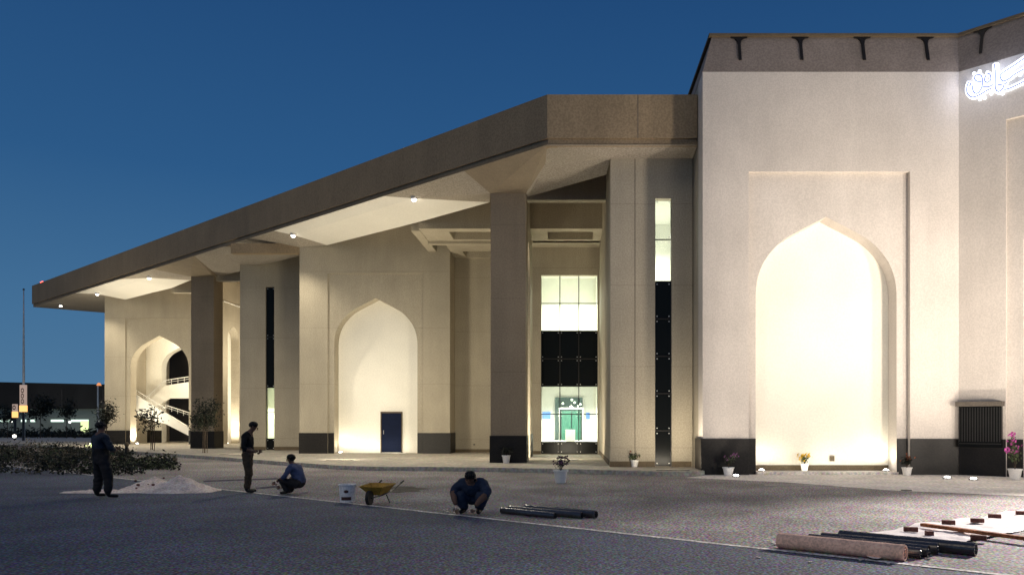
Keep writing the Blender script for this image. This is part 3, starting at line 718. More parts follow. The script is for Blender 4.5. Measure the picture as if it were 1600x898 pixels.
# added floodlights, unseen beyond the right edge, to brighten the gateway
def fill_flood(label, loc, target, e_, col, size=1.2, sy=.5, spread=180):
    t = tag(empty('fill_floodlight', loc), label, 'light', 'added forecourt floodlights')
    d = (Vector(target)-Vector(loc)).normalized(); q = d.to_track_quat('-Z','Y').to_euler()
    o = MB().box(-size/2-.05, size/2+.05, -sy/2-.05, sy/2+.05, .03, .20).build('housing', M['metal'], t); o.rotation_euler = q
    MB().box(-.04,.04,-.04,.04,-loc[2],0).build('post', M['metal'], t)
    l_ = lamp('beam_light', 'AREA', loc, target, e_, col, t, size=size, size_y=sy); l_.data.spread = R(spread)
fill_flood('low floodlight on the forecourt added to brighten the gateway face', (14.0,13.8,.55), (8.6,25.6,7.5), 380, PINKW, spread=75)
def inground_fill(label, loc, target, e_, col, size, spread):  # added floor fills washing the gateway wall
    t = tag(empty('floor_fill_light', loc), label, 'light', 'added flush linear lights in front of the gateway')
    MB().box(-size/2,size/2,-.05,.05,0,.006).build('trim', M['apron'], t)
    l_ = lamp('beam_light', 'AREA', Vector(loc)+Vector((0,0,.03)), target, e_, col, t, size=size, size_y=.12); l_.data.spread = R(spread)
def niche_fill_spot(label, loc, target, e_, ang):  # added spots filling the upper part of the niches
    t = tag(empty('uplight', loc), label, 'light', 'ground uplights washing the walls')
    MB().lathe([(.0,0),(.13,0),(.13,.012),(0,.014)], n=16).build('housing', M['metal'], t)
    lamp('beam_light', 'SPOT', Vector(loc)+Vector((0,0,.05)), target, e_, (1,.92,.80), t, size=.08, spot=ang, blend=1.0)
niche_fill_spot('added flush ground spot on the axis of the tall gateway niche', (ac,19.6,.01), (ac,26.4,5.7), 520, 54)
niche_fill_spot('added flush ground spot on the axis of the middle niche', (dac,34.0,TOPZ), (dac,DD+.8,4.8), 700, 54)
inground_fill('added flush linear light in the paving left of the tall niche axis', (5.9,21.3,.01), (6.3,25.6,10.5), 95, PINKW, 1.6, 120)
inground_fill('added flush linear light in the paving right of the tall niche axis', (10.6,20.6,.01), (9.8,25.6,10.5), 44, PINKW, 1.6, 120)
t = tag(empty('entrance_fill_lamp', (15.6,20.6,7.6)), 'added bracket lamp, out of view on the portal wall, lighting the forecourt', 'lamp')  # unseen lamp added to light the white sheet and the paving
MB().lathe([(0,.3),(.12,.3),(.2,.0),(.0,.02)], n=16).build('shade', M['metal'], t)
MB().tube([(0,0,.3),(0,.2,.45),(.35,.9,.45)], .03, 6).build('bracket_arm', M['metal'], t)
lamp('beam_light', 'SPOT', (15.6,20.6,7.5), (9.0,12.0,0), 19000, (1,.90,.84), t, size=.15, spot=64, blend=.9)
lamp('beam_light', 'SPOT', (15.6,20.6,7.5), (8.5,22.2,0), 500, (1,.92,.84), t, size=.15, spot=80, blend=.9)
fill_flood('low floodlight added to brighten the gateway portal wall', (17.2,17.0,.55), (13.6,24.4,7.5), 330, PINKW, spread=90)
# added fills, flush in the arcade floor, to light walls and ceiling
def fill_washer(label, loc, target, e_, col, size=1.0, sy=.25):
    t = tag(empty('wall_fill_light', loc), label, 'light', 'added flush linear uplights on the arcade floor')
    MB().box(-size/2-.03, size/2+.03, -.07, .07, 0, .012).build('trim', M['metal'], t)
    lamp('beam_light', 'AREA', Vector(loc)+Vector((0,0,.05)), target, e_, col, t, size=size, size_y=sy)
A_L = (1,.89,.67)
fill_washer('added flush linear uplight behind the near column', (-2.6,33.2,.152), (-3.4,40,7.5), 280, A_L)
fill_washer('added flush linear uplight facing the tall glazed window', (-.3,33.0,.152), (-.3,39,8), 180, A_L)
fill_washer('added flush linear uplight before the middle niche', (-9.5,32.6,.152), (-9.6,38.5,10.5), 560, A_L)
fill_washer('added flush linear uplight before the black slit window wall', (-16.4,38.4,.152), (-16.2,44.6,7), 200, A_L)
fill_washer('added flush linear uplight before the left pavilion', (-29.5,49.8,.152), (-30.0,55.0,11), 1100, A_L)
fill_washer('added flush linear uplight facing the corner block beside the gateway', (3.2,25.6,.152), (3.5,27.6,9.5), 120, (1,.88,.68))
lamp('stair_light', 'POINT', (-29.6,60.2,7.6), None, 330, CREAM, stair, size=.3)
lamp('stair_light', 'POINT', (-28.5,58.7,5.0), None, 150, CREAM, stair, size=.3)
lamp('walk_light', 'POINT', (-22,59.0,6.5), None, 800, CREAM, stair, size=.3)

# ================================================================== PEOPLE
def figure(label, loc, rz, chains, segm, mats, hair_at, hair_r, scale=1.0, face=None, hands=()):
    """chains: lists of (name,x,y,z,r); repeated names join. segm: material slot per joint-name prefix"""
    idx, vs, rs, es, nm = {}, [], [], [], []
    for ch in chains:
        prev = None
        for it in ch:
            if isinstance(it, str): k = it
            else:
                k = it[0]
                if k not in idx: idx[k] = len(vs); vs.append(Vector(it[1:4])); rs.append(it[4]); nm.append(k)
            if prev is not None: es.append((idx[prev], idx[k]))
            prev = k
    me = bpy.data.meshes.new('person'); me.from_pydata(vs, es, []); o = bpy.data.objects.new('person', me); C.objects.link(o)
    o.modifiers.new('s', 'SKIN'); 
    for i, d in enumerate(me.skin_vertices[0].data):
        d.radius = (rs[i], rs[i]) if not isinstance(rs[i], tuple) else rs[i]; d.use_root = (i == 0)
    sb = o.modifiers.new('d', 'SUBSURF'); sb.levels = 3; sb.render_levels = 3
    dg = bpy.context.evaluated_depsgraph_get(); dg.update()
    m2 = bpy.data.meshes.new_from_object(o.evaluated_get(dg)); bpy.data.objects.remove(o)
    bm = bmesh.new(); bm.from_mesh(m2)
    def segdist(p, a, b):
        t = max(0, min(1, (p-a).dot(b-a)/max(1e-9, (b-a).length_squared))); return (p-(a+(b-a)*t)).length, t
    for f_ in bm.faces:
        c_ = f_.calc_center_median(); best = (9, 0)
        for a, b in es:
            d, t = segdist(c_, vs[a], vs[b]); d -= .5*((rs[a] if not isinstance(rs[a], tuple) else max(rs[a]))*(1-t)+(rs[b] if not isinstance(rs[b], tuple) else max(rs[b]))*t)
            if d < best[0]: best = (d, segm(nm[b] if t > .35 else nm[a], nm[b]))
        f_.material_index = best[1]; f_.smooth = True
    bm.normal_update()
    for v in bm.verts:
        if any(f_.material_index in (1,2,4) for f_ in v.link_faces):
            q_ = v.co; d_ = noise.noise(Vector((q_.x*9,q_.y*9,q_.z*16+len(label))))*.016+noise.noise(Vector((q_.x*22,q_.y*22,q_.z*30)))*.006
            v.co = q_+v.normal*(d_+.004)
    m_ = MB(); m_.cur = 0
    if face:
        hc, fw, upv = Vector(face[0]), Vector(face[1]).normalized(), Vector(face[2]).normalized(); sd = fw.cross(upv)
        m_.ball(hc+fw*.098-upv*.015, (.016,.016,.022), 8, 6)
        for q in (-1, 1): m_.ball(hc+sd*.082*q-upv*.005, (.014,.018,.030), 8, 6)
        m_.cur = len(mats)-1
        for q in (-1, 1): m_.ball(hc+fw*.082+sd*.032*q+upv*.012, .012, 8, 6)
        m_.tube([hc+fw*.088-upv*.05-sd*.022, hc+fw*.092-upv*.052, hc+fw*.088-upv*.05+sd*.022], .005, 5)
        m_.cur = 0
    for wr, pd_, side_ in hands:   # palm centre, finger direction, thumb side
        p, d, sd = Vector(wr), Vector(pd_).normalized(), Vector(side_).normalized(); n_ = d.cross(sd)
        for k, (off_, L) in enumerate(((-.030,.062),(-.010,.074),(.010,.070),(.030,.056))):
            a = p+sd*off_+d*.03; b = a+d*L*.5-n_*.006; c_ = b+d*L*.35-n_*.022; e_ = c_+d*L*.2-n_*.02
            m_.tube([a, b, c_, e_], [.0095,.009,.008,.006], 6)
        a = p-sd*.036-d*.01; m_.tube([a, a-sd*.022+d*.03, a-sd*.022+d*.055-n_*.012], [.011,.010,.007], 6)
    for f_, mi in zip(m_.f, m_.mi):
        vv = [bm.verts.new(m_.v[i]) for i in f_]
        fc = bm.faces.new(vv); fc.material_index = mi; fc.smooth = True
    bmesh.ops.remove_doubles(bm, verts=bm.verts, dist=.0002)
    bm.to_mesh(m2); bm.free(); m2.name = 'person'
    for mm in mats: m2.materials.append(mm)
    o = bpy.data.objects.new('person', m2); C.objects.link(o)
    tag(o, label, 'person'); o.location = loc; o.rotation_euler[2] = rz; o.scale = (scale,)*3
    h = MB(); hc = Vector(hair_at)
    rr = random.Random(len(label))
    h.ball(hc, hair_r, 16, 10)
    h.v = [tuple(Vector(v)+Vector((rr.uniform(-.004,.004),)*3)) for v in h.v]
    h.build('hair', M['hair'], o, smooth=True)
    return o
def seg_std(n, n2=None):
    if n.startswith(('head','neck','palm','wrist')): return 0
    if n.startswith(('sp','sh','el','chest')): return 1
    if n.startswith(('pel','hip','kn','ank0')): return 2
    return 3
def seg_band(n, n2=None):
    if n.startswith('spw'): return 4
    return seg_std(n)
sk = M['skin']
figure('standing person in grey blue shirt and baggy dark trousers, left of the sand heap', px(158,776.5,.009)+Vector((0,0,.0)), R(-38),
 [[('pel',0,0,.90,.135),('spw',-.01,0,1.03,(.145,.125)),('spc',-.03,.0,1.20,(.16,.13)),('chest',-.04,.01,1.33,(.15,.12)),('neck',-.06,.02,1.46,.055),('headl',-.065,.04,1.53,.066),('headm',-.07,.04,1.60,.088),('headt',-.07,.035,1.665,.062)],
  ['chest',('shl',-.21,.0,1.36,.072),('ell',-.27,.08,1.10,.056),('wristl',-.10,.24,1.08,.033),('palml',-.01,.26,1.10,.034)],
  ['chest',('shr',.14,.02,1.34,.072),('elr',.22,.10,1.08,.056),('wristr',.06,.26,1.06,.033),('palmr',-.02,.27,1.05,.034)],
  ['pel',('hipl',-.11,0,.84,.112),('knl',-.16,.03,.47,.090),('ank0l',-.17,0,.17,.082),('footl',-.17,-.01,.05,.045),('toel',-.19,.17,.035,.035)],
  ['pel',('hipr',.11,0,.84,.112),('knr',.17,.06,.47,.090),('ank0r',.20,.04,.17,.080),('footr',.21,.04,.05,.045),('toer',.27,.21,.035,.035)]],
 seg_band, [sk, M['shirt_grey'], M['trouser_dark'], M['shoe'], M['shirt_dark'], M['hair']], (-.07,.02,1.625), (.098,.104,.085), .985,
 face=((-.07,.04,1.59),(0,1,0),(0,0,1)), hands=[((.0,.26,1.10),(1,.1,0),(0,0,1)),((-.03,.27,1.05),(-1,.1,0),(0,0,1))]).scale = (1.22,1.12,.985)
figure('standing person with bowed head, dark shirt and khaki trousers, beside the squatting one', px(388,769,.009), R(-84),
 [[('pel',0,-.02,.90,.125),('spw',0,.0,1.02,(.13,.13)),('spc',0,-.02,1.18,(.15,.14)),('chest',0,-.03,1.32,(.145,.12)),('neck',0,.04,1.45,.055),('headl',0,.11,1.50,.062),('headm',0,.13,1.575,.088),('headt',0,.12,1.64,.062)],
  ['chest',('shl',-.18,-.03,1.34,.068),('ell',-.22,-.06,1.06,.052),('wristl',-.10,.13,.97,.033),('palml',-.04,.20,.98,.034)],
  ['chest',('shr',.18,-.03,1.34,.068),('elr',.22,-.06,1.06,.052),('wristr',.10,.13,.97,.033),('palmr',.04,.20,.97,.034)],
  ['pel',('hipl',-.09,-.02,.85,.105),('knl',-.09,.0,.47,.078),('ank0l',-.09,-.03,.14,.062),('footl',-.09,-.03,.05,.045),('toel',-.10,.16,.035,.035)],
  ['pel',('hipr',.09,-.02,.85,.105),('knr',.10,.03,.47,.078),('ank0r',.10,-.01,.14,.062),('footr',.10,-.01,.05,.045),('toer',.12,.18,.035,.035)]],
 seg_std, [sk, M['shirt_dark'], M['trouser_khaki'], M['shoe'], M['hair']], (0,.115,1.605), (.098,.106,.082), 1.0,
 face=((0,.13,1.56),(0,1,-.55),(0,.55,1)), hands=[((-.03,.22,.98),(.7,.7,0),(0,0,1)),((.03,.22,.97),(-.7,.7,0),(0,0,1))])
figure('squatting person in a blue shirt facing left, next to a pinkish bottle', px(459,771,.009), R(82),
 [[('pel',0,-.14,.24,.135),('spw',0,-.16,.36,(.15,.14)),('spc',0,-.10,.50,(.17,.15)),('chest',0,-.02,.62,(.155,.13)),('neck',0,.03,.73,.055),('headl',0,.07,.77,.064),('headm',0,.08,.84,.088),('headt',0,.07,.905,.062)],
  ['chest',('shl',-.19,.0,.64,.072),('ell',-.26,.10,.42,.055),('wristl',-.16,.30,.34,.034),('palml',-.12,.36,.30,.035)],
  ['chest',('shr',.19,.0,.64,.072),('elr',.26,.10,.42,.055),('wristr',.14,.28,.26,.034),('palmr',.10,.35,.20,.035)],
  ['pel',('hipl',-.12,-.12,.24,.105),('knl',-.18,.24,.34,.085),('ank0l',-.14,.10,.10,.062),('footl',-.14,.10,.05,.045),('toel',-.16,.27,.035,.035)],
  ['pel',('hipr',.12,-.12,.24,.105),('knr',.18,.26,.30,.085),('ank0r',.14,.12,.10,.062),('footr',.14,.12,.05,.045),('toer',.16,.29,.035,.035)]],
 seg_std, [sk, M['shirt_blue'], M['trouser_dark'], M['shoe'], M['hair']], (0,.065,.872), (.098,.108,.086), .97,
 face=((0,.08,.83),(0,1,-.2),(0,.2,1)), hands=[((-.11,.39,.28),(.2,.9,-.4),(0,.4,1)),((.09,.38,.18),(0,.8,-.6),(0,.6,1))])
figure('crouching person in loose navy clothes bent over beside the dark pipes', px(738,801,.009), R(168),
 [[('pel',0,-.20,.26,.18),('spw',0,-.18,.38,(.22,.19)),('spc',0,-.08,.46,(.25,.20)),('chest',.0,.02,.50,(.23,.17)),('neck',-.03,.14,.60,.062),('headl',-.03,.19,.63,.066),('headm',-.03,.22,.67,.090),('headt',-.03,.21,.735,.064)],
  ['chest',('shl',-.20,.02,.53,.12),('ell',-.33,.10,.38,.088),('wristl',-.22,.28,.24,.055),('palml',-.17,.33,.16,.036)],
  ['chest',('shr',.20,.02,.53,.12),('elr',.34,.08,.42,.088),('wristr',.25,.26,.26,.055),('palmr',.20,.30,.17,.036)],
  ['pel',('hipl',-.13,-.14,.26,.14),('knl',-.24,.14,.34,.125),('ank0l',-.15,.02,.12,.095),('footl',-.15,.02,.05,.05),('toel',-.17,.20,.035,.035)],
  ['pel',('hipr',.13,-.14,.26,.14),('knr',.24,.14,.34,.125),('ank0r',.15,.02,.12,.095),('footr',.15,.02,.05,.05),('toer',.17,.20,.035,.035)]],
 seg_std, [sk, M['cloth_navy'], M['cloth_navy'], M['shoe'], M['hair']], (-.03,.20,.70), (.102,.108,.090), 1.0,
 face=((-.03,.22,.66),(0,1,-.6),(0,.6,1)), hands=[((-.16,.35,.13),(.3,.5,-.8),(.8,0,.3)),((.19,.32,.12),(-.3,.5,-.8),(-.8,0,.3))])

# ================================================================== FORECOURT THINGS
G0 = .0045
def dirpos(u, v, z=.0): return px(u, v, z)
def roll(label, u, v, off, L, r, mat, group, ends=None, seed=0, base=None):
    """roll parallel to the kerb; (u,v) the ground point under its LEFT end of the first roll; off = metres farther away"""
    p = base if base is not None else px(u, v, G0)
    p = p+KN*off
    q = KD.copy(); q.rotate(Matrix.Rotation(R((seed*37 % 5)-2), 3, 'Z'))
    t = tag(empty('fabric_roll', p), label, 'roll', group)
    rr = random.Random(seed); m_ = MB(); n = 20; N = 14; rings = []
    for i in range(N+1):
        c_ = q*(L*i/N)+Vector((0,0,r)); s_ = Vector((-q.y,q.x,0)); k = 1+rr.uniform(-.02,.02)
        ring = []
        for j in range(n):
            a = 2*math.pi*j/n; rad = r*k*(1+(.05 if j == 5 else 0))
            ring.append(c_+s_*math.cos(a)*rad+Vector((0,0,max(-r, math.sin(a)*rad))))
        rings.append(ring)
    for i in range(N):
        for j in range(n): m_.face([rings[i][j],rings[i][(j+1)%n],rings[i+1][(j+1)%n],rings[i+1][j]])
    for e_, sg_ in ((0,-1),(N,1)):
        c_ = q*(L*e_/N)+Vector((0,0,r)); s_ = Vector((-q.y,q.x,0))
        for r0, r1, d0, d1 in ((1,.8,0,.0),(.8,.76,0,-.03),(.76,.45,-.03,-.0),(.45,.30,0,-.05),(.30,0,-.05,-.05)):
            for j in range(n):
                a0, a1 = 2*math.pi*j/n, 2*math.pi*(j+1)/n
                def pp(rad, a, d): return c_+s_*math.cos(a)*rad*r*.98+Vector((0,0,math.sin(a)*rad*r*.98))+q*sg_*d
                m_.face([pp(r0,a0,d0),pp(r0,a1,d0),pp(r1,a1,d1),pp(r1,a0,d1)])
    m_.build('roll_sheet', mat, t, merge=False, smooth=False)
    if ends:
        m_ = MB(); s_ = Vector((-q.y,q.x,0))
        for fr in (.22, .75, .985):
            c0, c1_ = q*(L*fr-.015)+Vector((0,0,r)), q*(L*fr+.015)+Vector((0,0,r))
            for j in range(n):
                a0, a1 = 2*math.pi*j/n, 2*math.pi*(j+1)/n
                f_ = lambda c_, a: c_+s_*math.cos(a)*r*1.035+Vector((0,0,math.sin(a)*r*1.03))
                m_.face([f_(c0,a0),f_(c0,a1),f_(c1_,a1),f_(c1_,a0)])
        m_.build('tie_band', M['wrap'], t, merge=False)
    return t
gp = 'rolled sheets lying by the white plastic'
roll('thick pale pinkish roll nearest the kerb line, left of the white sheet', 1214, 856, .06, 1.62, .098, M['roll_pale'], gp, seed=1)
b0 = px(1214, 856, G0)
roll('glossy dark roll directly behind the thick pale one', 0,0, .32, 1.55, .068, M['roll_dark'], gp, True, 2, b0+KD*.16)
roll('glossy dark roll, third counted from the thick pale one', 0,0, .56, 1.55, .074, M['roll_dark'], gp, True, 3, b0+KD*.20)
roll('dark roll with a whitish end, fourth counted from the thick pale one', 0,0, .80, 1.5, .074, M['roll_dark'], gp, True, 4, b0+KD*.28)
roll('farthest glossy dark roll of the row, reaching onto the white sheet', 0,0, 1.08, 1.75, .082, M['roll_dark'], gp, True, 5, b0+KD*.42)
gp2 = 'dark pipes lying behind the crouching person'
b1_ = px(768, 800, G0)
roll('short dark roll nearest the camera beside the crouching person', 0,0, .02, 1.3, .055, M['roll_dark'], gp2, True, 6, b1_+KD*.25)
roll('dark roll with a pinkish reflection behind the crouching person, second of three', 0,0, .26, 1.7, .060, M['roll_dark'], gp2, True, 7, b1_+KD*.2)
roll('dark roll farthest back beside the crouching person', 0,0, .55, 1.7, .066, M['roll_dark'], gp2, True, 8, b1_+KD*.35)
# white sheet
out = [(1368,876),(1385,870),(1412,865),(1428,858),(1475,857),(1520,845),(1567,836),(1610,826),(1680,815),(1720,792),(1640,790),(1600,797),(1590,798),(1560,803),(1534,809),(1490,813),(1468,818),(1440,817),(1412,826),(1380,831),(1330,836),(1300,850)]
poly = [px(u,v,.012) for u, v in out]
bm = bmesh.new(); fv = [bm.verts.new(p) for p in poly]; bm.faces.new(fv)
bmesh.ops.triangulate(bm, faces=bm.faces[:]); 
for _ in range(5): bmesh.ops.subdivide_edges(bm, edges=[e_ for e_ in bm.edges if e_.calc_length() > .12], cuts=1); bmesh.ops.triangulate(bm, faces=bm.faces[:])
for v in bm.verts:
    n_ = noise.noise(v.co*2.6)+.5*noise.noise(v.co*7); v.co.z = .014+max(0, .022+.035*n_)
for f_ in bm.faces: f_.smooth = True
bmesh.ops.recalc_face_normals(bm, faces=bm.faces[:])
me = bpy.data.meshes.new('plastic_sheet'); bm.to_mesh(me); bm.free(); me.materials.append(M['sheet'])
o = bpy.data.objects.new('plastic_sheet', me); C.objects.link(o); tag(o, 'crumpled white plastic sheet spread on the paving behind the rolls', 'sheet')
p0, p1 = px(1441,822,.06), px(1625,847,.06)
d_ = (p1-p0).normalized(); n_ = Vector((-d_.y,d_.x,0)); m_ = MB()
m_.prism([tuple((p0-n_*.05).xy),tuple((p1-n_*.05).xy),tuple((p1+n_*.05).xy),tuple((p0+n_*.05).xy)], .065, .115)
tag(m_.build('timber_plank', M['timber'], bevel=.006), 'long reddish brown timber plank lying across the white sheet', 'plank')
for i, (u, v, rz, lab) in enumerate(((1423,829,-20,'brown brick on the left corner of the white sheet near the rolls'),(1452,836,60,'small upright dark brick alone on the white sheet left of centre'),
     (1482,818,-25,'dark brick at the sheet edge just behind the start of the plank'),(1527,815,-22,'reddish brick on the far edge of the white sheet behind the plank'),
     (1554,808,-24,'reddish brick on the far sheet edge, second from the picture edge'),(1529,842,-30,'brown brick on the near edge of the white sheet below the plank'),
     (1597,803,-20,'brick on the far sheet edge cut by the right picture edge'))):
    p = px(u, v, .05); b = MB().box(-.10,.10,-.05,.05,-.012,.055).build('brick', M['brick'], bevel=.006)
    b.location = (p.x,p.y,.055); b.rotation_euler[2] = R(rz) if i != 1 else R(80)
    if i == 1: b.scale = (.6,1,1.1)
    tag(b, lab, 'brick', 'bricks weighing down the white sheet')
# bucket
p = px(543, 784, G0); t = tag(empty('paint_bucket', p, R(4)), 'white plastic paint bucket with dark printed marks near the squatting person', 'bucket')
MB().lathe([(0,0),(.135,0),(.138,.01),(.158,.33),(.17,.335),(.17,.355),(.16,.36),(.15,.36),(.13,.03),(0,.03)], n=28).build('pail', M['bucket'], t, smooth=False)
def patch(z0, z1, a0, a1, mat, shape='rect'):
    m_ = MB(); n = 10
    for i in range(n):
        for j in range(4):
            q = []
            for (ii, jj) in ((i,j),(i+1,j),(i+1,j+1),(i,j+1)):
                fa, fz = ii/n, jj/4
                a = a0+(a1-a0)*fa; zc_ = (z0+z1)/2; h_ = (z1-z0)/2
                if shape == 'oval': h_ *= math.sqrt(max(.02, 1-(2*fa-1)**2))
                z = zc_+(2*fz-1)*h_; r_ = .1395+.0625*z+.0025
                q.append((r_*math.cos(R(a)), r_*math.sin(R(a)), z))
            m_.face(q)
    return m_.build('printed_mark', mat, t)
patch(.05,.115,-128,-52,M['label_dark']); patch(.19,.25,-104,-72,M['label_dark'],'oval'); 
m_ = MB(); m_.tube([(.165*math.cos(a),-.165*abs(math.sin(a))*.35,.335-.10*math.sin(a)) for a in [math.pi*k/10 for k in range(11)]], .004, 5); m_.build('bail_handle', M['metal'], t)
t.scale = (1.1,1.1,1.06)
# bottle
p = px(451, 768, G0); t = tag(empty('drinks_bottle', p), 'clear pinkish drinks bottle on the ground before the squatting person', 'bottle')
MB().lathe([(0,0),(.045,0),(.05,.02),(.047,.12),(.05,.2),(.03,.27),(.016,.29),(.016,.31)], n=16).build('body', M['water_pet'], t, smooth=True)
MB().lathe([(.018,.31),(.018,.335),(0,.335)], n=12).build('cap', M['white_paint'], t)
# wheelbarrow
p = px(590, 786, G0); t = tag(empty('wheelbarrow', p, R(-14)), 'yellow wheelbarrow with black handles standing between bucket and crouching person', 'wheelbarrow')
m_ = MB(); top = [(-.27,-.40,.40),(.27,-.40,.40),(.30,.32,.44),(-.30,.32,.44)]; bot = [(-.11,-.18,.20),(.11,-.18,.20),(.14,.18,.22),(-.14,.18,.22)]
for i in range(4): j = (i+1)%4; m_.face([top[i],top[j],bot[j],bot[i]]); a=[Vector(top[i])*.97+Vector((0,0,.012)),Vector(top[j])*.97+Vector((0,0,.012)),Vector(bot[j])*.97+Vector((0,0,.012)),Vector(bot[i])*.97+Vector((0,0,.012))]; m_.face(a)
m_.face(bot); m_.tube([*top, top[0]], .012, 6); m_.build('tray', M['yellow_tub'], t, merge=False)
m_ = MB(); 
for s_ in (-1,1): m_.tube([(s_*.05,-.46,.16),(s_*.16,-.1,.20),(s_*.24,.4,.30),(s_*.27,.85,.46)], .014, 6); m_.tube([(s_*.17,.1,.20),(s_*.20,.22,.0)], .012, 6)
m_.build('frame', M['metal'], t)
for s_ in (-1,1): MB().tube([(s_*.262,.74,.425),(s_*.27,.88,.47)], .020, 8).build('grip', M['shoe'], t)
m_ = MB(); m_.tube([(-.035,-.46,.16),(.035,-.46,.16)], .16, 18); m_.build('wheel', M['shoe'], t)
t.scale = (.95,.75,.90)
# small planks near squatting person
for i, (u0,v0,u1,v1,lab) in enumerate(((318,752,434,748,'long pale board lying on the paving behind the bowed standing person'),(402,763,436,760,'short pale board just left of the squatting person'))):
    a, b = px(u0,v0,G0), px(u1,v1,G0); d_ = (b-a).normalized(); n_ = Vector((-d_.y,d_.x,0))*.06; m_ = MB()
    m_.prism([tuple((a-n_).xy),tuple((b-n_).xy),tuple((b+n_).xy),tuple((a+n_).xy)], .006, .045); tag(m_.build('board', new_mat("board_%s" % ('pale','short')[i],(.40,.33,.30))), lab, 'board')
# sand
def heap(label, c, rx, ry, h, seed, spread=1.0, rz=0):
    m_ = bmesh.new(); n, k = 56, 22; rows = []
    for i in range(k+1):
        row = []
        for j in range(n):
            a = 2*math.pi*j/n; f_ = i/k
            w_ = 1+.22*noise.noise(Vector((math.cos(a)*1.5+seed, math.sin(a)*1.5, seed)))
            x, y = rx*f_*w_*math.cos(a), ry*f_*w_*math.sin(a)
            z = h*max(0, 1-f_)**1.15*(1+.25*noise.noise(Vector((x*3,y*3,seed))))+.05*noise.noise(Vector((x*6,y*6,seed)))*(1-f_)+.022*noise.noise(Vector((x*15,y*15,seed)))*min(1,3*(1-f_))
            row.append(m_.verts.new((x,y,max(z,-.01) if i < k else -.012)))
        rows.append(row)
    for i in range(k):
        for j in range(n):
            m_.faces.new([rows[i][j],rows[i+1][j],rows[i+1][(j+1)%n],rows[i][(j+1)%n]]).smooth = True
    bmesh.ops.remove_doubles(m_, verts=m_.verts, dist=.001)
    me = bpy.data.meshes.new('sand_heap'); m_.to_mesh(me); m_.free(); me.materials.append(M['sand'])
    o = bpy.data.objects.new('sand_heap', me); C.objects.link(o); o.location = c; o.rotation_euler[2] = rz; tag(o, label, 'sand heap'); return o
heap('tallest pinkish sand heap, right one of the heaps behind the standing person', px(283,766,.01), .98, .8, .36, 1.3)
heap('rubbly sand heap touching the tallest one on its left', px(238,762,.01), .75, .7, .28, 4.1)
heap('flat pale spill of sand reaching left behind the standing person', px(165,768,.01), 1.15, .38, .07, 7.7)
rb = random.Random(5); m_ = MB()
for i in range(26):
    p = px(rb.uniform(205,260), rb.uniform(752,768), .02); r_ = rb.uniform(.02,.055); m_.ball((p.x,p.y,rb.uniform(.02,.14)), (r_,r_*rb.uniform(.6,1),r_*.6), 6, 4)
tag(m_.build('rubble', M['brick']), kind='stuff', label='scattered reddish rubble over the sand', cat='rubble')

def spill(name, label, cat, c, rx, ry, h, seed, mat):
    m_ = MB(); n, k = 36, 8; V = []
    for i in range(k+1):
        row = []
        for j in range(n):
            a = 2*math.pi*j/n; f_ = i/k; w_ = 1+.45*noise.noise(Vector((math.cos(a)*2+seed, math.sin(a)*2, seed)))
            x, y = rx*f_*w_*math.cos(a), ry*f_*w_*math.sin(a)
            row.append((x, y, h*(1-f_)*(1+.6*noise.noise(Vector((x*5,y*5,seed))))+(.002 if i < k else -.003)))
        V.append(row)
    for i in range(k):
        for j in range(n): m_.face([V[i][j],V[i+1][j],V[i+1][(j+1)%n],V[i][(j+1)%n]])
    o = m_.build(name, mat); o.location = c; return tag(o, label, cat)
soilm = new_mat("wet_soil", (.07,.06,.045), noise_amt=.4, nscale=5, grain=.4, gscale=30)
spill('soil_spill', 'dark patch of spilled soil on the paving behind the wheelbarrow', 'soil', px(622,764,.006), .75, .9, .05, 2.2, soilm)
spill('mortar_spill', 'thin grey mortar spill between the wheelbarrow and the crouching person', 'mortar', px(668,778,.006), .45, .5, .012, 5.1, new_mat("mortar", (.34,.33,.31), noise_amt=.4, nscale=6, grain=.3, gscale=30))
rb = random.Random(31); m_ = MB()
for i in range(46):
    u_, v_ = rb.choice([(rb.uniform(600,760),rb.uniform(765,797)),(rb.uniform(400,530),rb.uniform(762,774)),(rb.uniform(1180,1500),rb.uniform(845,880)),(rb.uniform(690,730),rb.uniform(796,801))])
    p = px(u_, v_, .01); a = rb.uniform(0,3); L_ = rb.uniform(.015,.06); w_ = rb.uniform(.008,.02); d_ = Vector((math.cos(a),math.sin(a),0)); n_ = Vector((-d_.y,d_.x,0))
    m_.prism([tuple((p+d_*L_+n_*w_).xy),tuple((p-d_*L_+n_*w_).xy),tuple((p-d_*L_-n_*w_).xy),tuple((p+d_*L_-n_*w_).xy)][::-1], .008, .008+rb.uniform(.006,.02))
tag(m_.build('litter', M['steel']), kind='stuff', label='small pale scraps scattered on the paving near the workers', cat='scraps')
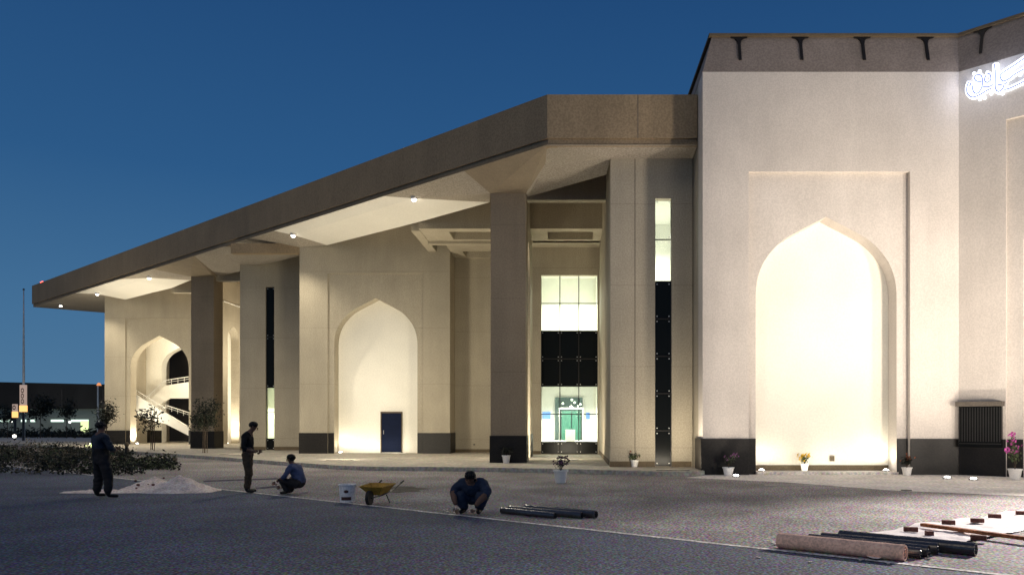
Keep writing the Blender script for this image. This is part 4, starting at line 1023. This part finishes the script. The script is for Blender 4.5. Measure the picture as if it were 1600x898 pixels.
# ================================================================== PLANTS
def potted(label, u, v, ztop, base, kind, hpot=.34, rpot=.16, seed=0, n=160, fl=None, nf=40, size=.09):
    p = px(u, v, base); t = tag(empty('potted_plant', p), label, 'potted plant', 'potted plants set out along the building')
    r = rpot
    MB().lathe([(0,0),(r*.68,0),(r*.70,.01),(r*.95,hpot*.88),(r*1.06,hpot*.88),(r*1.06,hpot),(r*.95,hpot),(r*.9,hpot*.9),(0,hpot*.9)], n=22).build('pot', M['pot'], t)
    MB().lathe([(0,hpot*.915),(r*.9,hpot*.915)], n=16).build('soil', M['soil'], t)
    rr = random.Random(seed); m_ = MB(); st = MB(); H = ztop-hpot; fm = MB()
    tips = []
    for k in range(7):
        a = rr.uniform(0,6.28); rad = rr.uniform(.05, r*1.25); hh = hpot+H*rr.uniform(.45,1)
        q = Vector((math.cos(a)*rad, math.sin(a)*rad, hh)); st.tube([(0,0,hpot*.9), (q.x*.4,q.y*.4,hpot+(hh-hpot)*.5), q], [.008,.006,.004], 5); tips.append(q)
    for k in range(n):
        q = rr.choice(tips); f_ = rr.uniform(.45,1.05)
        c_ = Vector((q.x*f_+rr.gauss(0,.045), q.y*f_+rr.gauss(0,.045), hpot+(q.z-hpot)*f_+rr.gauss(0,.03))); m_.leaf(c_, size, rr)
    st.build('stem', M['bark'], t); m_.build('leaves', kind, t, merge=False)
    if fl:
        for k in range(nf):
            q = rr.choice(tips); c_ = Vector((q.x+rr.gauss(0,.05), q.y+rr.gauss(0,.05), q.z+rr.gauss(.01,.045)))
            for _ in range(4): fm.leaf(c_+Vector((rr.gauss(0,.012),)*3), .06, rr, wid=.8)
        fm.build('flowers', fl, t, merge=False)
    return t
potted('white pot of dark red flowers standing alone in front of the platform step', 876, 754, .74, .0045, M['leaf_dark'], .36, .20, 1, 120, M['flower_purple'], 34, .08)
potted('pale pot in shadow at the foot of the near square column', 791, 720, .62, .15, M['leaf_dark'], .30, .16, 2, 160)
potted('small pot of spiky leaves by the corner block left of the tall slit window', 991.5, 729, .50, .15, M['leaf_mid'], .24, .14, 3, 130, M['flower_red'], 10)
potted('white pot before the dark plinth at the gateway left corner', 1138, 740, .68, .012, M['leaf_dark'], .26, .18, 4, 170, M['flower_purple'], 18)
t_ = potted('white pot with yellow flowers inside the tall bright niche', 1257, 733, .52, .10, M['leaf_mid'], .24, .13, 5, 110, M['flower_yellow'], 40)
t_.location = (X(1257,26.15), 26.15, .095)
potted('white pot of dark foliage at the right jamb of the tall niche', 1417, 743, .62, .012, M['leaf_dark'], .26, .16, 6, 170, M['flower_red'], 12)
potted('white pot with tall magenta blooms at the right edge by the portal', 1586, 749, 1.30, .012, M['leaf_mid'], .32, .19, 7, 150, M['flower_pink'], 60, .10)
for o_, (u_, D_, z_) in ((bpy.data.objects['potted_plant.001'],(791,30.15,.15)),(bpy.data.objects['potted_plant.003'],(1138,25.2,.012)),(bpy.data.objects['potted_plant.005'],(1417,25.15,.012))):
    o_.location = (X(u_,D_), D_, z_)
def tree(label, u, v, h, cr, seed, base=0.0045, n=900, stakes=True, bare=False, D=None, group='staked saplings in front of the arcade', leafm='leaf_dark', size=.13):
    p = px(u, v, base) if D is None else Vector((X(u,D), D, base))
    t = tag(empty('sapling', p), label, 'tree', group); rr = random.Random(seed)
    th = h*.55; tr = MB(); pts = [(0,0,0),(rr.uniform(-.03,.03),rr.uniform(-.03,.03),th*.5),(rr.uniform(-.05,.05),0,th),(rr.uniform(-.1,.1),0,h*.85)]
    tr.tube(pts, [.035,.03,.024,.01], 7); br = MB(); tips = []
    for k in range(9 if not bare else 7):
        a = rr.uniform(0,6.28); z0 = th*rr.uniform(.85,1.15); e_ = Vector((math.cos(a)*cr*rr.uniform(.5,.95), math.sin(a)*cr*rr.uniform(.5,.95), rr.uniform(th*1.05, h*.98)))
        s_ = Vector((0,0,z0)); br.tube([s_, s_.lerp(e_,.5)+Vector((0,0,-.03)), e_], [.014,.010,.005], 5); tips.append(e_); tips.append(s_.lerp(e_,.6))
    tips.append(Vector((0,0,h*.9)))
    lf = MB()
    for k in range(n):
        q = rr.choice(tips); s_ = .17*cr/.6
        lf.leaf(q+Vector((rr.gauss(0,s_),rr.gauss(0,s_),rr.gauss(0,s_*.9))), size, rr)
    tr.build('trunk', M['bark'], t); br.build('branches', M['bark'], t); lf.build('crown', M[leafm], t, merge=False)
    if stakes:
        for s_ in (-.11,.11): MB().tube([(s_,.03,0),(s_*.8,.03,h*(1.02 if bare else .8))], .02, 6).build('stake', M['bark'], t)
    return t
tree('sparse sapling with thin drooping leaves and two stakes before the open pavilion arch', 238, 706, 2.45, .75, 11, n=260, bare=True, size=.20)
tree('leafy staked sapling in front of the far square column', 320, 711.5, 2.7, .62, 12, n=1500)
tree('bushy dark sapling to the right of the standing person, before the pavilion corner', 166, 704, 2.85, .62, 13, n=1300, stakes=False)
tree('round dark young tree right of the flagpole', 63, 0, 4.2, 1.2, 14, D=80, n=900, stakes=False, group='young trees before the far building', size=.3)
tree('narrow young tree midway between flagpole and pavilion', 104, 0, 3.9, .85, 15, D=80, n=420, stakes=False, group='young trees before the far building', size=.28)
tree('small dark young tree at the left picture edge', 12, 0, 3.4, .9, 16, D=80, n=420, stakes=False, group='young trees before the far building', size=.28)
# shrub bed
rr = random.Random(21); m_ = MB(); 
for k in range(150):
    u = rr.uniform(-90, 262); v = rr.uniform(700, 741 - max(0,(u-200))*.12)
    if u > 200 and v < 716: v = rr.uniform(719,734)
    p = px(u, v, .0045); hh = rr.uniform(.35,.75)*(1 if u < 190 else .62); ww = rr.uniform(.35,.7)
    m_.cur = 0 if rr.random() < .72 else (1 if rr.random() < .6 else 2)
    for j in range(95):
        a = rr.uniform(0,6.28); f_ = rr.random()**.5
        m_.leaf((p.x+math.cos(a)*ww*f_, p.y+math.sin(a)*ww*f_, abs(rr.gauss(0,.5))*hh*(1.1-f_*.5)+.03), .13, rr)
tag(m_.build('shrub_bed', [M['leaf_dark'], M['leaf_mid'], M['leaf_dry']], merge=False), kind='stuff', label='low dark planted shrub bed behind the standing person', cat='shrubs')
p = px(198, 716, .0045); t = tag(empty('bollard_light', p), 'short dark bollard poking out of the shrub bed near its right end', 'bollard')
MB().lathe([(.09,0),(.08,.1),(.08,.52),(.05,.56)], n=14).build('post', M['shoe'], t); MB().ball((0,0,.66), (.10,.10,.12), 12, 8).build('head', M['skirt'], t)

# ================================================================== FAR LEFT
FD = 112
far = tag(empty('warehouse', (X(60,FD),FD,0)), 'long low far building with dark cladding over a grey wall and a lit doorway', 'building')
def Fp(m_, n, mat):
    o = m_.build(n, mat)
    for q in SIB[o.name]: q.parent = far; q.matrix_parent_inverse = Matrix.Translation(far.location).inverted()
    return o
xa, xb = X(-420,FD), X(420,FD)
m_ = MB(); za, zb2 = Z(593,FD), Z(603,FD)
m_.face([(xa,FD,Z(638,FD)),(xb,FD,Z(638,FD)),(xb,FD,Z(606,FD)),(X(0,FD),FD,Z(596.5,FD)),(xa,FD,Z(592,FD))]); m_.face([(xa,FD+30,3),(xb,FD+30,3),(xb,FD+30,Z(606,FD)),(xa,FD+30,Z(592,FD))]); m_.face([(xa,FD,Z(592,FD)),(X(0,FD),FD,Z(596.5,FD)),(xb,FD,Z(606,FD)),(xb,FD+30,Z(606,FD)),(xa,FD+30,Z(592,FD))])
m_.face([(xa,FD,Z(638,FD)),(xb,FD,Z(638,FD)),(xb,FD+1.2,Z(638,FD)),(xa,FD+1.2,Z(638,FD))])
Fp(m_, 'cladding', M['far_dark'])
Fp(MB().box(xa,xb,FD+.8,FD+30,0,Z(638,FD)-.005), 'wall', M['far_grey'])
m_ = MB()
for k in range(14): x_ = xa+(xb-xa)*k/13; m_.box(x_-.12,x_+.12,FD-.05,FD-.003,Z(637,FD),Z(608,FD))
Fp(m_, 'cladding_rib', new_mat("rib",(.05,.042,.038)))
m_ = MB()
for a, b in ((-60,-2),(3,9),(27,35),(42,49),(74,94),(106,133)): m_.box(X(a,FD),X(b,FD),FD+.74,FD+.79,Z(658.6,FD),Z(655.2,FD))
Fp(m_, 'light_strip', M['strip'])
Fp(MB().box(X(121,FD),X(133,FD),FD+.72,FD+.79,Z(675,FD),Z(657,FD)), 'doorway', M['doorglow'])
for k, (u, v, lab) in enumerate(((17.5,658,'white lamp on the far wall left of the flagpole'),(109,659,'white lamp on the far wall beside the lit doorway'),(153.5,659,'white lamp on the far wall next to the pavilion corner'),(124,681,'small white lamp low in front of the lit doorway'))):
    c_ = pd(u, v, 105); t = tag(empty('wall_lamp', c_), lab, 'lamp', 'small white lamps before the far wall')
    MB().ball((0,0,0), .14, 10, 6).build('globe', emis('far_lamp_%s' % 'abcd'[k], (1,1,.92), 5), t); lamp('lamp_light', 'POINT', c_, None, 300, (.9,1,.85), t, size=.2); m_ = MB(); m_.tube([(0,.1,-c_.z),(0,.1,-.1)], .05, 6); m_.build('post', M['metal'], t)
# far hedge + lit path
m_ = MB(); rr = random.Random(9)
for k in range(2600):
    u = rr.uniform(-150,172); D = rr.uniform(84,92); m_.leaf((X(u,D), D, abs(rr.gauss(0,.42))), .5, rr)
tag(m_.build('far_hedge', M['leaf_dark'], merge=False), kind='stuff', label='dark low hedge running in front of the far building', cat='hedge')
m_ = MB(); m_.face([px(-200,690,.006),px(180,698,.006),px(200,690.5,.006),px(-200,684,.006)]); tag(m_.build('footpath', M['apron']), kind='structure')
# flagpole
p = Vector((X(37,70),70,0)); t = tag(empty('flagpole', p), 'very tall slim tapering pole left of the canopy tip', 'pole')
MB().tube([(0,0,0),(0,0,6),(0,0,Z(453,70))], [.11,.10,.045], 10).build('mast', M['steel'], t)
MB().ball((0,0,Z(453,70)+.05), .09, 10, 6).build('finial', M['metal'], t)
lamp('mast_light', 'SPOT', p+Vector((.3,-1.2,1.2)), p+Vector((0,0,8)), 300, (1,.9,.8), t, size=.1, spot=30)
def totem(label, u, vb, vt, w, D, glowlow):
    c_ = Vector((X(u,D),D,0)); t = tag(empty('lantern_sign', c_), label, 'light sign', 'lit lantern signs by the flagpole')
    z0, z1 = Z(vb,D), Z(vt,D)
    MB().box(-w/2,w/2,-.12,.12,z0+.55,z1).build('light_panel', M['lantern'], t, bevel=.02)
    MB().box(-w/2-.02,w/2+.02,-.14,.14,z0,z0+.549).build('lit_base', emis('warm_base', (1,.50,.16), 1.6), t, bevel=.02)
    m_ = MB()
    for k in range(3):
        zc_ = z0+.9+(z1-z0-1.2)*k/2.4; m_.lathe([(.05,0),(.11,0)], n=14)
        cnt = 14
        for j in range(cnt):
            a0, a1 = 2*math.pi*j/cnt, 2*math.pi*(j+1)/cnt
            q = lambda r_, a: (r_*math.cos(a), -.123, zc_+r_*1.5*math.sin(a))
            m_.face([q(.08,a0),q(.08,a1),q(.14,a1),q(.14,a0)])
    m_.f = m_.f[14:] if False else m_.f
    m_.build('panel_mark', M['label_dark'], t)
    m_ = MB(); m_.tube([(0,0,0),(0,0,z0)], .10, 8); m_.build('post', M['metal'], t)
totem('tall lit lantern sign with orange glowing foot in front of the flagpole', 36.5, 643, 601, .5, 69, True)
totem('smaller lit lantern sign just left of the tall one', 23.5, 652, 631, .36, 72, True)
c_ = pd(22.5,681,71); t = tag(empty('ground_globe', c_), 'bright white globe light near the ground left of the flagpole', 'lamp')
MB().ball((0,0,0), .15, 12, 8).build('globe', emis('globe_glow',(1,.95,.85),4), t); m_ = MB(); m_.tube([(0,0,-c_.z),(0,0,-.2)], .05, 6); m_.build('post', M['metal'], t)
# lamp pole beside pavilion and beacon
c_ = Vector((X(153,75),75,0)); t = tag(empty('lamp_post', c_), 'thin pale post with an orange lamp just left of the pavilion', 'lamp post')
m_ = MB(); m_.tube([(0,0,0),(0,0,Z(602,75))], .07, 8); m_.build('post', M['steel'], t)
m_ = MB(); m_.lathe([(.22,0),(.12,.22),(0,.28)], (.1,0,Z(602,75)), 12); m_.build('lamp_head', emis('orange_dim', (1,.36,.12), .9), t)
c_ = Vector((-42.3,63.9,12.57)); t = tag(empty('warning_beacon', c_), 'red warning lamp glowing on the far tip of the canopy roof', 'lamp')
MB().lathe([(.16,0),(.16,.08),(.06,.1)], n=12).build('base', M['metal'], t); MB().ball((0,0,.24), (.22,.22,.16), 12, 8).build('lens', M['red'], t)
lamp('glow', 'POINT', c_+Vector((.0,-.55,.15)), None, 26, (1,.08,.05), t, size=.1)
